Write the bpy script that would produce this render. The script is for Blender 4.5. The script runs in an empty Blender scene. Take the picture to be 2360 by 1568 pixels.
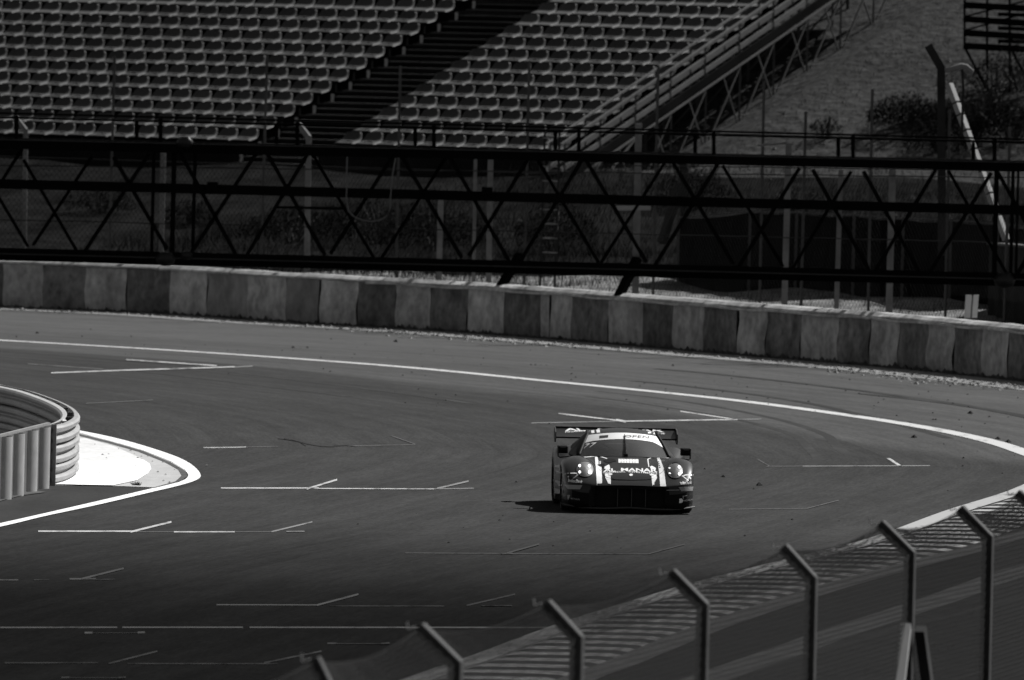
import bpy, bmesh, math, random
import numpy as np
from mathutils import Vector, Matrix, Quaternion
from mathutils.bvhtree import BVHTree

random.seed(7)
rng = np.random.default_rng(7)
scene = bpy.context.scene
COL = scene.collection

# ------------------------------------------------------------------ camera
FPX, CAM_H = 30000.0, 8.45                      # focal length in survey pixels, camera height
cam_data = bpy.data.cameras.new('camera')
cam = bpy.data.objects.new('camera', cam_data)
COL.objects.link(cam)
cam_data.sensor_width = 23.6
cam_data.lens = 300.0
cam_data.clip_start = 1.0
cam_data.clip_end = 6000.0
cam_mat = Matrix.Rotation(math.pi / 2 - math.atan(874 / FPX), 3, 'X') @ Matrix.Rotation(math.radians(1.3), 3, 'Z')
cam.matrix_world = Matrix.Translation((0, 0, CAM_H)) @ cam_mat.to_4x4()
cam_data.dof.use_dof = True
cam_data.dof.focus_distance = 191.0
cam_data.dof.aperture_fstop = 3.3
scene.camera = cam

# ------------------------------------------------------------------ sky, sun, exposure
SUN = Vector((0.70, 0.66, 1.0)).normalized()
world = bpy.data.worlds.new('World')
scene.world = world
world.use_nodes = True
wn, wl = world.node_tree.nodes, world.node_tree.links
wn.clear()
w_out = wn.new('ShaderNodeOutputWorld')
w_bg = wn.new('ShaderNodeBackground')
w_bw = wn.new('ShaderNodeRGBToBW')
w_sky = wn.new('ShaderNodeTexSky')
w_sky.sky_type = 'NISHITA'
w_sky.sun_disc = False
w_sky.sun_elevation = math.asin(SUN.z)
w_sky.sun_rotation = math.atan2(SUN.x, SUN.y)
w_bg.inputs['Strength'].default_value = 0.05
wl.new(w_sky.outputs['Color'], w_bw.inputs['Color'])
wl.new(w_bw.outputs['Val'], w_bg.inputs['Color'])
wl.new(w_bg.outputs['Background'], w_out.inputs['Surface'])

sun_data = bpy.data.lights.new('sun', 'SUN')
sun_data.energy = 5.0
sun_data.angle = math.radians(0.5)
sun_data.color = (1.0, 0.995, 0.985)
sun = bpy.data.objects.new('sun', sun_data)
sun.rotation_euler = SUN.to_track_quat('Z', 'Y').to_euler()
sun.location = (60, 120, 120)
COL.objects.link(sun)

scene.view_settings.view_transform = 'Standard'
scene.view_settings.look = 'None'
scene.view_settings.gamma = 1.0
scene.view_settings.use_curve_mapping = False
scene.view_settings.exposure = 0.3
scene.render.engine = 'CYCLES'
scene.cycles.max_bounces = 5
scene.cycles.use_denoising = True

# ------------------------------------------------------------------ survey helpers
EYE = Vector((0, 0, CAM_H))


def ray(px, py):
    """Direction from the camera position through a measured point of the photograph (2360 x 1568)."""
    return cam_mat @ Vector(((px - 1180) / FPX, -(py - 784) / FPX, -1.0))


def hit(px, py, z=0.0):
    d = ray(px, py)
    return EYE + d * ((z - CAM_H) / d.z)


def at(px, py, Y):
    d = ray(px, py)
    return EYE + d * (Y / d.y)


def project(p):
    q = cam_mat.transposed() @ (Vector(p) - EYE)
    return 1180 + FPX * q.x / -q.z, 784 - FPX * q.y / -q.z


# ------------------------------------------------------------------ materials
def mat(name, v, rough=0.8, noise=None, noise2=None, stretch=(1, 1, 1), metallic=0.0, coat=0.0, rnd=0.0, spec=0.5,
        bump=None, coords='Object', emit=0.0):
    m = bpy.data.materials.new(name)
    m.use_nodes = True
    n, l = m.node_tree.nodes, m.node_tree.links
    b = n['Principled BSDF']
    b.inputs['Base Color'].default_value = (v, v, v, 1)
    b.inputs['Roughness'].default_value = rough
    b.inputs['Metallic'].default_value = metallic
    b.inputs['Specular IOR Level'].default_value = spec
    b.inputs['Coat Weight'].default_value = coat
    b.inputs['Coat Roughness'].default_value = 0.06
    if emit:
        b.inputs['Emission Color'].default_value = (1, 1, 1, 1)
        b.inputs['Emission Strength'].default_value = emit
    tc = n.new('ShaderNodeTexCoord')
    mp = n.new('ShaderNodeMapping')
    mp.inputs['Scale'].default_value = stretch
    if coords == 'World':
        geo = n.new('ShaderNodeNewGeometry')
        l.new(geo.outputs['Position'], mp.inputs['Vector'])
    else:
        l.new(tc.outputs[coords], mp.inputs['Vector'])
    cur = None

    def mul(a, bsock):
        k = n.new('ShaderNodeMath')
        k.operation = 'MULTIPLY'
        if isinstance(a, float):
            k.inputs[0].default_value = a
        else:
            l.new(a, k.inputs[0])
        l.new(bsock, k.inputs[1])
        return k.outputs[0]

    def noise_factor(scale, amt, detail=4.0):
        t = n.new('ShaderNodeTexNoise')
        t.inputs['Scale'].default_value = scale
        t.inputs['Detail'].default_value = detail
        t.inputs['Roughness'].default_value = 0.6
        l.new(mp.outputs['Vector'], t.inputs['Vector'])
        r = n.new('ShaderNodeMapRange')
        r.inputs['From Min'].default_value = 0.25
        r.inputs['From Max'].default_value = 0.75
        r.inputs['To Min'].default_value = 1 - amt
        r.inputs['To Max'].default_value = 1 + amt
        l.new(t.outputs['Fac'], r.inputs['Value'])
        return r.outputs['Result']

    for nz in (noise, noise2):
        if nz:
            cur = mul(v if cur is None else cur, noise_factor(*nz))
    if rnd:
        oi = n.new('ShaderNodeObjectInfo')
        r = n.new('ShaderNodeMapRange')
        r.inputs['To Min'].default_value = 1 - rnd
        r.inputs['To Max'].default_value = 1 + rnd
        l.new(oi.outputs['Random'], r.inputs['Value'])
        cur = mul(v if cur is None else cur, r.outputs['Result'])
    if cur is not None:
        l.new(cur, b.inputs['Base Color'])
    if bump:
        t = n.new('ShaderNodeTexNoise')
        t.inputs['Scale'].default_value = bump[0]
        t.inputs['Detail'].default_value = 5
        l.new(mp.outputs['Vector'], t.inputs['Vector'])
        bp = n.new('ShaderNodeBump')
        bp.inputs['Strength'].default_value = bump[1]
        bp.inputs['Distance'].default_value = bump[2] if len(bump) > 2 else 0.02
        l.new(t.outputs['Fac'], bp.inputs['Height'])
        l.new(bp.outputs['Normal'], b.inputs['Normal'])
    return m


def asphalt(name, v_out, v_in, t_edge, v_dim=None, s_dim=(0, 1)):
    """Road asphalt on a mesh whose UV is (metres along the bend, metres across it): fine grain, streaks of tyre rubber that
    follow the driving direction, darker where the cars run (t > t_edge) and, by a painted-in dimming, along the near straight."""
    m = bpy.data.materials.new(name)
    m.use_nodes = True
    n, l = m.node_tree.nodes, m.node_tree.links
    b = n['Principled BSDF']
    b.inputs['Roughness'].default_value = 0.92
    b.inputs['Specular IOR Level'].default_value = 0.0
    uv = n.new('ShaderNodeUVMap')
    sep = n.new('ShaderNodeSeparateXYZ')
    l.new(uv.outputs['UV'], sep.inputs[0])

    def math_(op, a, c):
        k = n.new('ShaderNodeMath')
        k.operation = op
        for i, x in enumerate((a, c)):
            if isinstance(x, (int, float)):
                k.inputs[i].default_value = x
            else:
                l.new(x, k.inputs[i])
        return k.outputs[0]

    def noise(sc, detail, stretch, rough=0.6):
        mp = n.new('ShaderNodeMapping')
        mp.inputs['Scale'].default_value = stretch
        l.new(uv.outputs['UV'], mp.inputs['Vector'])
        t = n.new('ShaderNodeTexNoise')
        t.inputs['Scale'].default_value = sc
        t.inputs['Detail'].default_value = detail
        t.inputs['Roughness'].default_value = rough
        l.new(mp.outputs['Vector'], t.inputs['Vector'])
        return t.outputs['Fac']

    def rng_(x, a, c, lo, hi, smooth=True):
        r = n.new('ShaderNodeMapRange')
        if smooth:
            r.interpolation_type = 'SMOOTHSTEP'
        r.inputs['From Min'].default_value = a
        r.inputs['From Max'].default_value = c
        r.inputs['To Min'].default_value = lo
        r.inputs['To Max'].default_value = hi
        l.new(x, r.inputs['Value'])
        return r.outputs['Result']

    wob = noise(1.0, 3, (0.03, 0.35, 1))
    t_w = math_('ADD', sep.outputs['Y'], math_('MULTIPLY', math_('SUBTRACT', wob, 0.5), 3.0))
    if v_dim is not None:                          # the dusty outer band ends where cars swing out to the near kerb
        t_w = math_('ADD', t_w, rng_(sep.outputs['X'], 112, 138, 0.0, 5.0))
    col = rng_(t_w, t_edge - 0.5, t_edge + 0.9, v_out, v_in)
    if v_dim is not None:
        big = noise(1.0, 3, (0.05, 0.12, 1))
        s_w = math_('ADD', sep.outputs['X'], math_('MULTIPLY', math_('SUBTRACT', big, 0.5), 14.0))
        g = rng_(s_w, s_dim[0], s_dim[1], 1.0, v_dim)  # shade-like darkening put into the asphalt colour, deeper towards the near end
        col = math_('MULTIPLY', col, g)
    streak = rng_(noise(1.0, 5, (0.035, 2.2, 1), 0.7), 0.3, 0.7, 0.89, 1.09)
    lines = rng_(noise(1.0, 2, (0.02, 5.0, 1)), 0.60, 0.72, 1.0, 0.90)
    patch = rng_(noise(1.0, 4, (0.12, 0.4, 1)), 0.3, 0.7, 0.93, 1.07)
    grain = rng_(noise(9.0, 6, (0.25, 2.2, 1), 0.8), 0.3, 0.7, 0.80, 1.20)
    grain2 = rng_(noise(3.0, 4, (0.16, 1.0, 1), 0.75), 0.3, 0.7, 0.91, 1.09)
    for f in (streak, lines, patch, grain, grain2):
        col = math_('MULTIPLY', col, f)
    l.new(col, b.inputs['Base Color'])
    return m


def paint(name, v, under, worn, scale=3.0):
    """Road paint: noise shows the asphalt UNDER it where it has worn off (WORN 0..1)."""
    m = mat(name, v, 0.75, coords='World', spec=0.0)
    n, l = m.node_tree.nodes, m.node_tree.links
    b = n['Principled BSDF']
    geo = n.new('ShaderNodeNewGeometry')
    mp = n.new('ShaderNodeMapping')
    mp.inputs['Scale'].default_value = (1.0, 0.25, 1)
    l.new(geo.outputs['Position'], mp.inputs['Vector'])
    t = n.new('ShaderNodeTexNoise')
    t.inputs['Scale'].default_value = scale
    t.inputs['Detail'].default_value = 6
    t.inputs['Roughness'].default_value = 0.7
    l.new(mp.outputs['Vector'], t.inputs['Vector'])
    r = n.new('ShaderNodeMapRange')
    r.inputs['From Min'].default_value = 0.25 + 0.35 * worn - 0.1
    r.inputs['From Max'].default_value = 0.25 + 0.35 * worn + 0.1
    l.new(t.outputs['Fac'], r.inputs['Value'])
    mx = n.new('ShaderNodeMix')
    mx.data_type = 'FLOAT'
    mx.inputs[2].default_value = under
    mx.inputs[3].default_value = v
    l.new(r.outputs['Result'], mx.inputs[0])
    l.new(mx.outputs[0], b.inputs['Base Color'])
    return m


MT = {
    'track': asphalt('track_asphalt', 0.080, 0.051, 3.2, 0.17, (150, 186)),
    'runoff': asphalt('runoff_asphalt', 0.088, 0.08, -6.0),
    'ground': mat('ground_asphalt', 0.046, 0.95, (0.4, 0.25), coords='World', spec=0.0),
    'infield': mat('infield_asphalt', 0.050, 0.95, (0.8, 0.2), (14, 0.1), stretch=(1, 0.2, 1), coords='World', spec=0.0),
    'paint': paint('white_line_paint', 0.8, 0.05, 0.12),
    'paint_far': paint('white_line_paint_dusty', 0.50, 0.08, 0.3),
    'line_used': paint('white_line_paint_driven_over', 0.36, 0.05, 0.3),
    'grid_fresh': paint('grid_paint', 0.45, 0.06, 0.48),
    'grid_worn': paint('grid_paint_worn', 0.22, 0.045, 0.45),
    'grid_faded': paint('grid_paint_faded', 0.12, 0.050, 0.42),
    'grid_dirty': paint('grid_paint_rubbered', 0.060, 0.012, 0.4),  # near markings: the same painted-in darkening as the asphalt round them
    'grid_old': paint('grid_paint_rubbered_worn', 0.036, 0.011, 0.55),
    'kerb_pale': mat('kerb_pale_paint', 0.125, 0.8, (3.5, 0.6), coords='World', spec=0.0),
    'kerb_pale_clean': mat('kerb_pale_paint_clean', 0.34, 0.8, (1.5, 0.35), coords='World', spec=0.0),
    'kerb_dark': mat('kerb_dark_paint', 0.022, 0.8, (3.5, 0.6), coords='World', spec=0.0),
    'edging': mat('edging_concrete', 0.055, 0.9, (0.8, 0.3), coords='World', spec=0.0),
    'skid': paint('skid_rubber', 0.050, 0.066, 0.5, 1.2),
    'tyre_mark': mat('tyre_mark_rubber', 0.028, 0.9, (2, 0.4), coords='World', spec=0.0),
    'oldroad': mat('service_road_asphalt', 0.009, 0.95, (0.5, 0.3), coords='World', spec=0.0),
    'verge': mat('verge_dirt', 0.015, 0.95, (1.2, 0.35), (9, 0.25), coords='World', spec=0.0),
    'apron': mat('apron_concrete', 0.42, 0.85, (0.7, 0.12), (5, 0.1), stretch=(1, 0.4, 1), coords='World', spec=0.0),
    'apron_pale': mat('apron_pale_paint', 0.62, 0.85, (0.9, 0.12), (8, 0.12), stretch=(1, 0.4, 1), coords='World', spec=0.0),
    'apron_white': mat('apron_white_paint', 0.86, 0.8, (0.7, 0.04), coords='World', spec=0.0),
    'gutter': mat('gutter_concrete', 0.10, 0.9, (2.5, 0.4), coords='World', spec=0.0),
    'armco': mat('galvanised_rail', 0.27, 0.55, (1.2, 0.15), (14, 0.12), metallic=0.25, coords='World'),
    'armco_inner': mat('galvanised_rail_weathered', 0.46, 0.6, (1.2, 0.15), (14, 0.12), coords='World'),  # same steel made paler: light on the inner faces put into the colour
    'armco_dark': mat('rail_post_steel', 0.05, 0.6, (3, 0.3)),
    'sheet_rib': mat('screen_rib_paint', 0.36, 0.6, (0.9, 0.2), (7, 0.12), coords='World'),
    'sheet': mat('corrugated_sheet', 0.14, 0.5, (0.9, 0.18), (7, 0.12), metallic=0.2, coords='World'),
    'wall_pale': mat('barrier_pale_paint', 0.37, 0.85, (1.3, 0.45), (5.5, 0.36), stretch=(1, 1, 0.8), coords='World', rnd=0.12, spec=0.0),
    'wall_dark': mat('barrier_dark_paint', 0.14, 0.85, (1.3, 0.55), (5.5, 0.45), stretch=(1, 1, 0.8), coords='World', rnd=0.22, spec=0.0),
    'wall_mid': mat('barrier_scuffed_paint', 0.22, 0.85, (0.8, 0.4), (3.5, 0.3), stretch=(1, 1, 0.8), coords='World', rnd=0.12, spec=0.0),
    'wall_foot': mat('barrier_dirt', 0.07, 0.95, (2.5, 0.4), coords='World', spec=0.0),
    'cap': mat('barrier_cap_concrete', 0.42, 0.9, (1.5, 0.45), (6, 0.2), coords='World', spec=0.0),
    'gravel_thin': paint('swept_gravel_thin', 0.26, 0.085, 0.40, 1.6),
    'gravel': mat('swept_gravel', 0.27, 0.95, (3, 0.35), coords='World', spec=0.0),
    'gantry': mat('black_painted_steel', 0.006, 0.7, (2, 0.3), coords='World', spec=0.0),
    'gantry_edge': mat('gantry_conduit', 0.03, 0.6, (2, 0.3), coords='World'),
    'lamp': mat('black_lamp_housing', 0.014, 0.5, spec=0.3),
    'cable': mat('grey_cable', 0.15, 0.7),
    'concrete': mat('post_concrete', 0.16, 0.9, (1.5, 0.3), (8, 0.2), coords='World', spec=0.0),
    'concrete_dark': mat('post_concrete_stained', 0.03, 0.9, (1.5, 0.3), coords='World', spec=0.0),
    'pole': mat('pole_steel', 0.035, 0.6, (1.0, 0.5), coords='World'),
    'wire': mat('fence_wire', 0.016, 0.8, spec=0.1),
    'wire_far': mat('fence_wire_far', 0.008, 0.8, spec=0.1),
    'post': mat('near_post_paint', 0.032, 0.75, (2.6, 0.35), (14, 0.3), coords='World', spec=0.3),
    'rung': mat('worn_rung_paint', 0.16, 0.8, (6, 0.6), coords='World', spec=0.0),
    'brace_pale': mat('brace_pale_paint', 0.24, 0.8, (1.2, 0.2), coords='World'),
    'seat': mat('seat_plastic', 0.048, 0.6, (2.0, 0.18), rnd=0.16, spec=0.15),
    'deck': mat('terrace_deck', 0.010, 0.9, (0.8, 0.3), coords='World', spec=0.0),
    'tread': mat('stair_tread', 0.030, 0.8, (0.8, 0.4), coords='World', spec=0.2),
    'rail_galv': mat('rail_galvanised', 0.080, 0.5, (1.5, 0.25), coords='World'),
    'scaffold': mat('scaffold_tube', 0.05, 0.6, (1.5, 0.3), coords='World'),
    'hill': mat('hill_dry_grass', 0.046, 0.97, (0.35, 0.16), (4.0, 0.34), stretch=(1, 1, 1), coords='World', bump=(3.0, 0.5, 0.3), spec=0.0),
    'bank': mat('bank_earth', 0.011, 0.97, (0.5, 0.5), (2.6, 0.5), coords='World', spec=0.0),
    'strip': mat('gravel_strip', 0.15, 0.97, (0.9, 0.6), (4, 0.4), coords='World', spec=0.0),
    'blade': mat('dry_grass_blades', 0.022, 0.9, (0.45, 0.75), (3, 0.5), coords='World', spec=0.0),
    'leaf': mat('bush_leaves', 0.030, 0.8, (0.9, 0.6), (6, 0.4), coords='World', spec=0.0),
    'leaf_dark': mat('bush_leaves_dark', 0.011, 0.8, (0.9, 0.5), (6, 0.4), coords='World', spec=0.0),
    'stem': mat('bush_stem', 0.03, 0.9),
    'hoard': mat('hoarding_cloth', 0.004, 0.95, (0.6, 0.35), coords='World', spec=0.0),
    'hoard_rail': mat('hoarding_rail', 0.06, 0.8, (0.6, 0.6), coords='World'),
    'sheeting': mat('retaining_wall_sheet', 0.035, 0.8, (0.7, 0.35), (5, 0.2), coords='World', spec=0.0),
    'marker': mat('marker_board_paint', 0.75, 0.7, (3, 0.1)),
    'hill_stone': mat('pale_stone', 0.10, 0.9, (3, 0.5), coords='World', spec=0.0),
    'stone': mat('stone', 0.05, 0.9, (6, 0.3)),
    # the car
    'body': mat('car_paint_charcoal', 0.018, 0.38, (9, 0.06), coat=0.12, spec=0.2),
    'white': mat('car_white_vinyl', 0.86, 0.45, (9, 0.05), coat=0.2),
    'greyv': mat('car_grey_vinyl', 0.27, 0.45, (9, 0.1), coat=0.2),
    'black': mat('car_black_trim', 0.006, 0.6, spec=0.08),
    'mesh': mat('car_grille_mesh', 0.006, 0.8, spec=0.2),
    'edge': mat('car_carbon_edge', 0.05, 0.6, spec=0.2),
    'ink': mat('car_print_black', 0.02, 0.6),
    'lens': mat('headlight_lens', 0.10, 0.5, (60, 0.12), coat=0.12),
    'bezel': mat('headlight_bezel', 0.012, 0.6, spec=0.2),
    'led': mat('headlight_lamp', 0.9, 0.3, emit=1.3),
    'tyre': mat('tyre_rubber', 0.012, 0.85, spec=0.2),
    'rim': mat('wheel_rim', 0.08, 0.35, metallic=0.8),
    'cabin': mat('cabin_dark', 0.02, 0.8),
    'cage': mat('roll_cage_white', 0.55, 0.5),
    'suit': mat('race_suit', 0.45, 0.8, (8, 0.15)),
    'helmet': mat('helmet_shell', 0.25, 0.25, coat=0.8),
}


def glass_mat():
    m = bpy.data.materials.new('windscreen_glass')
    m.use_nodes = True
    n, l = m.node_tree.nodes, m.node_tree.links
    n.clear()
    out = n.new('ShaderNodeOutputMaterial')
    tr = n.new('ShaderNodeBsdfTransparent')
    tr.inputs['Color'].default_value = (0.62, 0.62, 0.62, 1)
    gl = n.new('ShaderNodeBsdfGlossy')
    gl.inputs['Roughness'].default_value = 0.04
    df = n.new('ShaderNodeBsdfDiffuse')
    df.inputs['Color'].default_value = (0.2, 0.2, 0.2, 1)
    fr = n.new('ShaderNodeFresnel')
    fr.inputs['IOR'].default_value = 1.55
    a = n.new('ShaderNodeMixShader')
    a.inputs[0].default_value = 0.34
    mx = n.new('ShaderNodeMixShader')
    l.new(tr.outputs[0], a.inputs[1])
    l.new(df.outputs[0], a.inputs[2])
    l.new(fr.outputs[0], mx.inputs[0])
    l.new(a.outputs[0], mx.inputs[1])
    l.new(gl.outputs[0], mx.inputs[2])
    l.new(mx.outputs[0], out.inputs['Surface'])
    return m


MT['glass'] = glass_mat()


# ------------------------------------------------------------------ mesh helpers
class MB:
    """Collects simple shapes in world coordinates and links them as ONE mesh object."""

    def __init__(self):
        self.v, self.f = [], []

    def add(self, vs, fs):
        k = len(self.v)
        self.v += [tuple(p) for p in vs]
        self.f += [tuple(i + k for i in q) for q in fs]
        return self

    def box(self, lo, hi):
        (a, b, c), (d, e, g) = lo, hi
        return self.add([(a, b, c), (d, b, c), (d, e, c), (a, e, c), (a, b, g), (d, b, g), (d, e, g), (a, e, g)],
                        [(3, 2, 1, 0), (4, 5, 6, 7), (0, 1, 5, 4), (1, 2, 6, 5), (2, 3, 7, 6), (3, 0, 4, 7)])

    def obox(self, o, x, y, z):
        """Box from corner O along three edge vectors."""
        o, x, y, z = map(Vector, (o, x, y, z))
        c = [o, o + x, o + x + y, o + y]
        return self.add(c + [p + z for p in c],
                        [(3, 2, 1, 0), (4, 5, 6, 7), (0, 1, 5, 4), (1, 2, 6, 5), (2, 3, 7, 6), (3, 0, 4, 7)])

    def bar(self, p, q, w, h=None, up=(0, 0, 1)):
        h = h or w
        p, q = Vector(p), Vector(q)
        d = (q - p).normalized()
        up = Vector(up)
        if abs(d.dot(up)) > 0.97:
            up = Vector((0, 1, 0))
        s = d.cross(up).normalized()
        u = s.cross(d).normalized()
        return self.obox(p - s * w / 2 - u * h / 2, s * w, q - p, u * h)

    def tube(self, pts, r, n=6, caps=True):
        pts = [Vector(p) for p in pts]
        ring = []
        ref = None
        for i, p in enumerate(pts):
            d = (pts[min(i + 1, len(pts) - 1)] - pts[max(i - 1, 0)]).normalized()
            if ref is None or abs(d.dot(ref)) > 0.9:
                ref = Vector((0, 0, 1)) if abs(d.z) < 0.9 else Vector((1, 0, 0))
            s = d.cross(ref).normalized()
            u = s.cross(d)
            rr = r[i] if isinstance(r, (list, tuple)) else r
            ring.append([p + (s * math.cos(a) + u * math.sin(a)) * rr for a in [2 * math.pi * k / n for k in range(n)]])
        vs = [x for q in ring for x in q]
        fs = []
        for i in range(len(pts) - 1):
            for k in range(n):
                fs.append((i * n + k, i * n + (k + 1) % n, (i + 1) * n + (k + 1) % n, (i + 1) * n + k))
        if caps:
            fs.append(tuple(range(n))[::-1])
            fs.append(tuple((len(pts) - 1) * n + k for k in range(n)))
        return self.add(vs, fs)

    def grid(self, rows):
        """Rows of points, equal length, joined into quads."""
        k, w = len(self.v), len(rows[0])
        self.v += [tuple(p) for r in rows for p in r]
        for i in range(len(rows) - 1):
            for j in range(w - 1):
                a = k + i * w + j
                self.f.append((a, a + 1, a + w + 1, a + w))
        return self

    def build(self, name, m, parent=None, smooth=False, org=None, uv=None):
        o0 = Vector(org) if org is not None else (parent_origin(parent) if parent else Vector((0, 0, 0)))
        me = bpy.data.meshes.new(name)
        me.from_pydata([tuple(Vector(p) - o0) for p in self.v], [], self.f)
        me.materials.append(m)
        if smooth:
            me.polygons.foreach_set('use_smooth', [True] * len(me.polygons))
        if uv is not None:
            lay = me.uv_layers.new(name='UVMap')
            for lp in me.loops:
                lay.data[lp.index].uv = uv[lp.vertex_index]
        me.update()
        o = bpy.data.objects.new(name, me)
        COL.objects.link(o)
        if parent:
            o.parent = parent
        elif org is not None:
            o.location = o0
        return o


ORIGIN = {}


def parent_origin(p):
    while p.parent:
        p = p.parent
    return ORIGIN.get(p.name, Vector(p.location))


def tag(o, label=None, cat=None, group=None, kind=None):
    for k, v in (('label', label), ('category', cat), ('group', group), ('kind', kind)):
        if v:
            o[k] = v
    return o


def thing(name, loc, label, cat, group=None):
    o = bpy.data.objects.new(name, None)
    o.empty_display_size = 0.3
    o.location = loc
    COL.objects.link(o)
    ORIGIN[o.name] = Vector(loc)
    return tag(o, label, cat, group)


def structure(o, kind='structure'):
    o['kind'] = kind
    return o


def ground_poly(name, pts, z, m):
    """A flat sheet on the ground through measured points."""
    bm = bmesh.new()
    vs = [bm.verts.new((p[0], p[1], z)) for p in pts]
    f = bm.faces.new(vs)
    if f.calc_area() and f.normal.z < 0:
        f.normal_flip()
    f.normal_update()
    if f.normal.z < 0:
        f.normal_flip()
    bmesh.ops.triangulate(bm, faces=bm.faces[:])
    me = bpy.data.meshes.new(name)
    bm.to_mesh(me)
    bm.free()
    me.materials.append(m)
    o = bpy.data.objects.new(name, me)
    COL.objects.link(o)
    return structure(o)


def smooth_line(pts, step=1.0):
    """Catmull-Rom resampling of a 2-D polyline."""
    P = [Vector((p[0], p[1])) for p in pts]
    out = []
    for i in range(len(P) - 1):
        p0, p1, p2, p3 = P[max(i - 1, 0)], P[i], P[i + 1], P[min(i + 2, len(P) - 1)]
        n = max(1, int((p2 - p1).length / step))
        for k in range(n):
            t = k / n
            out.append(0.5 * ((2 * p1) + (p2 - p0) * t + (2 * p0 - 5 * p1 + 4 * p2 - p3) * t * t + (3 * p1 - p0 - 3 * p2 + p3) * t ** 3))
    out.append(P[-1])
    return out


def normals2(L):
    """Unit normals to the right of travel along a 2-D polyline."""
    N = []
    for i in range(len(L)):
        d = (L[min(i + 1, len(L) - 1)] - L[max(i - 1, 0)]).normalized()
        N.append(Vector((d.y, -d.x)))
    return N


def ribbon(name, L, a, b, z, m, uv=False, cross=1, s0=0.0):
    """Strip along polyline L between the offsets A and B to the right of travel."""
    N = normals2(L)
    rows, UV, s = [], [], s0
    for i, p in enumerate(L):
        if i:
            s += (L[i] - L[i - 1]).length
        row = []
        for k in range(cross + 1):
            t = a + (b - a) * k / cross
            q = p + N[i] * t
            row.append((q.x, q.y, z))
            UV.append((s, t))
        rows.append(row)
    mb = MB().grid(rows)
    o = mb.build(name, m, uv=UV if uv else None)
    for p in o.data.polygons:
        if p.normal.z < 0:
            o.data.flip_normals()
            break
    return structure(o)


ORD = ['first', 'second', 'third', 'fourth', 'fifth', 'sixth', 'seventh', 'eighth', 'ninth', 'tenth', 'eleventh', 'twelfth',
       'thirteenth', 'fourteenth', 'fifteenth', 'sixteenth', 'seventeenth', 'eighteenth', 'nineteenth', 'twentieth',
       'twenty-first', 'twenty-second', 'twenty-third', 'twenty-fourth', 'twenty-fifth', 'twenty-sixth']

# ================================================================== GROUND, TRACK AND MARKINGS
FAR_LINE = [(0, 785), (406, 809), (755, 833), (1000, 853), (1230, 876), (1443, 897), (1707, 925), (1947, 957), (2115, 983),
            (2259, 1012), (2360, 1043)]
NEAR_LINE = [(2360, 1128), (2200, 1180), (2020, 1245), (1800, 1300), (1600, 1352), (1330, 1435), (1100, 1520), (960, 1568)]
outer = [Vector((-60, 322)), Vector((-44, 311)), Vector((-30, 300)), Vector((-20, 290.5)), Vector((-15, 285.4))] + [hit(*p).xy for p in FAR_LINE] + [Vector((9.35, 222.0))] + \
        [hit(*p).xy for p in NEAR_LINE] + [Vector((-3.4, 134)), Vector((-7.5, 105)), Vector((-14, 60))]
outer = smooth_line(outer, 1.5)       # travels from far left round the bend to the near left; the track is on its right

big = MB().grid([[(x, y, -0.012) for x in (-3000, 0, 3000)] for y in (-500, 500, 4500)]).build('ground', MT['ground'])
structure(big)
ribbon('runoff', outer, -26, 0.05, -0.004, MT['runoff'], uv=True, cross=10)
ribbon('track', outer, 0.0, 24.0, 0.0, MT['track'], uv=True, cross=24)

INNER = [(-300, 1275), (0, 1210), (101, 1186.5), (227, 1158.5), (354, 1129), (416, 1113.5), (445, 1101), (448, 1092), (435, 1078), (399, 1058),
         (329, 1032), (253, 1011.5), (173, 992.5), (100, 978), (0, 962), (-200, 935)]
inner = smooth_line([hit(*p).xy for p in INNER], 0.6)   # travels with the infield on its left
infield_pts = [hit(*p).xy for p in INNER]
ground_poly('infield', infield_pts + [Vector((-40, 250)), Vector((-40, 190))], 0.004, MT['infield'])
# white edge lines; a dimming is painted into the nearer pieces, step by step
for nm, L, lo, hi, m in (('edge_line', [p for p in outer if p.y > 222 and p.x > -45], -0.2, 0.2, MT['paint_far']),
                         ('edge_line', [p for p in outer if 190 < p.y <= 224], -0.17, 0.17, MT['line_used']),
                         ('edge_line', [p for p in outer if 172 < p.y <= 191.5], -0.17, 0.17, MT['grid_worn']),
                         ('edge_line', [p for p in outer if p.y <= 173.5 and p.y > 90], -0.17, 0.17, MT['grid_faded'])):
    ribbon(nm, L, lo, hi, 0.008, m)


def px_quad(mb, x0, y0, x1, y1, th, z=0.008):
    """A painted stroke on the ground between two measured points; TH is its measured thickness."""
    if abs(x1 - x0) > 3 * abs(y1 - y0):
        c = [(x0, y0 - th / 2), (x1, y1 - th / 2), (x1, y1 + th / 2), (x0, y0 + th / 2)]
    else:
        c = [(x0 - th, y0), (x1 - th, y1), (x1 + th, y1), (x0 + th, y0)]
    return mb.add([tuple(hit(*p, z)) for p in c], [(3, 2, 1, 0)])


# the inner line bulges round the nose: wide at the tip
INNER_OUT = [(-300, 1279), (0, 1214), (101, 1190), (227, 1163), (354, 1133), (417, 1118), (455, 1105), (461.5, 1092.5), (443, 1072), (405, 1052),
             (329, 1026.6), (253, 1006.5), (172, 990), (100, 975), (0, 958), (-200, 931)]
INNER_IN = [(-300, 1271), (0, 1206), (101, 1183.4), (227.6, 1154.4), (354, 1124.8), (414.8, 1110), (433.7, 1097.5), (427, 1084.8), (410, 1073), (383, 1060),
            (329, 1038), (253, 1016.6), (174.5, 995), (100, 981), (0, 965), (-200, 939)]
lo = smooth_line([hit(*p).xy for p in INNER_OUT], 0.5)
li = smooth_line([hit(*p).xy for p in INNER_IN], 0.5)
nn = 120


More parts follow.
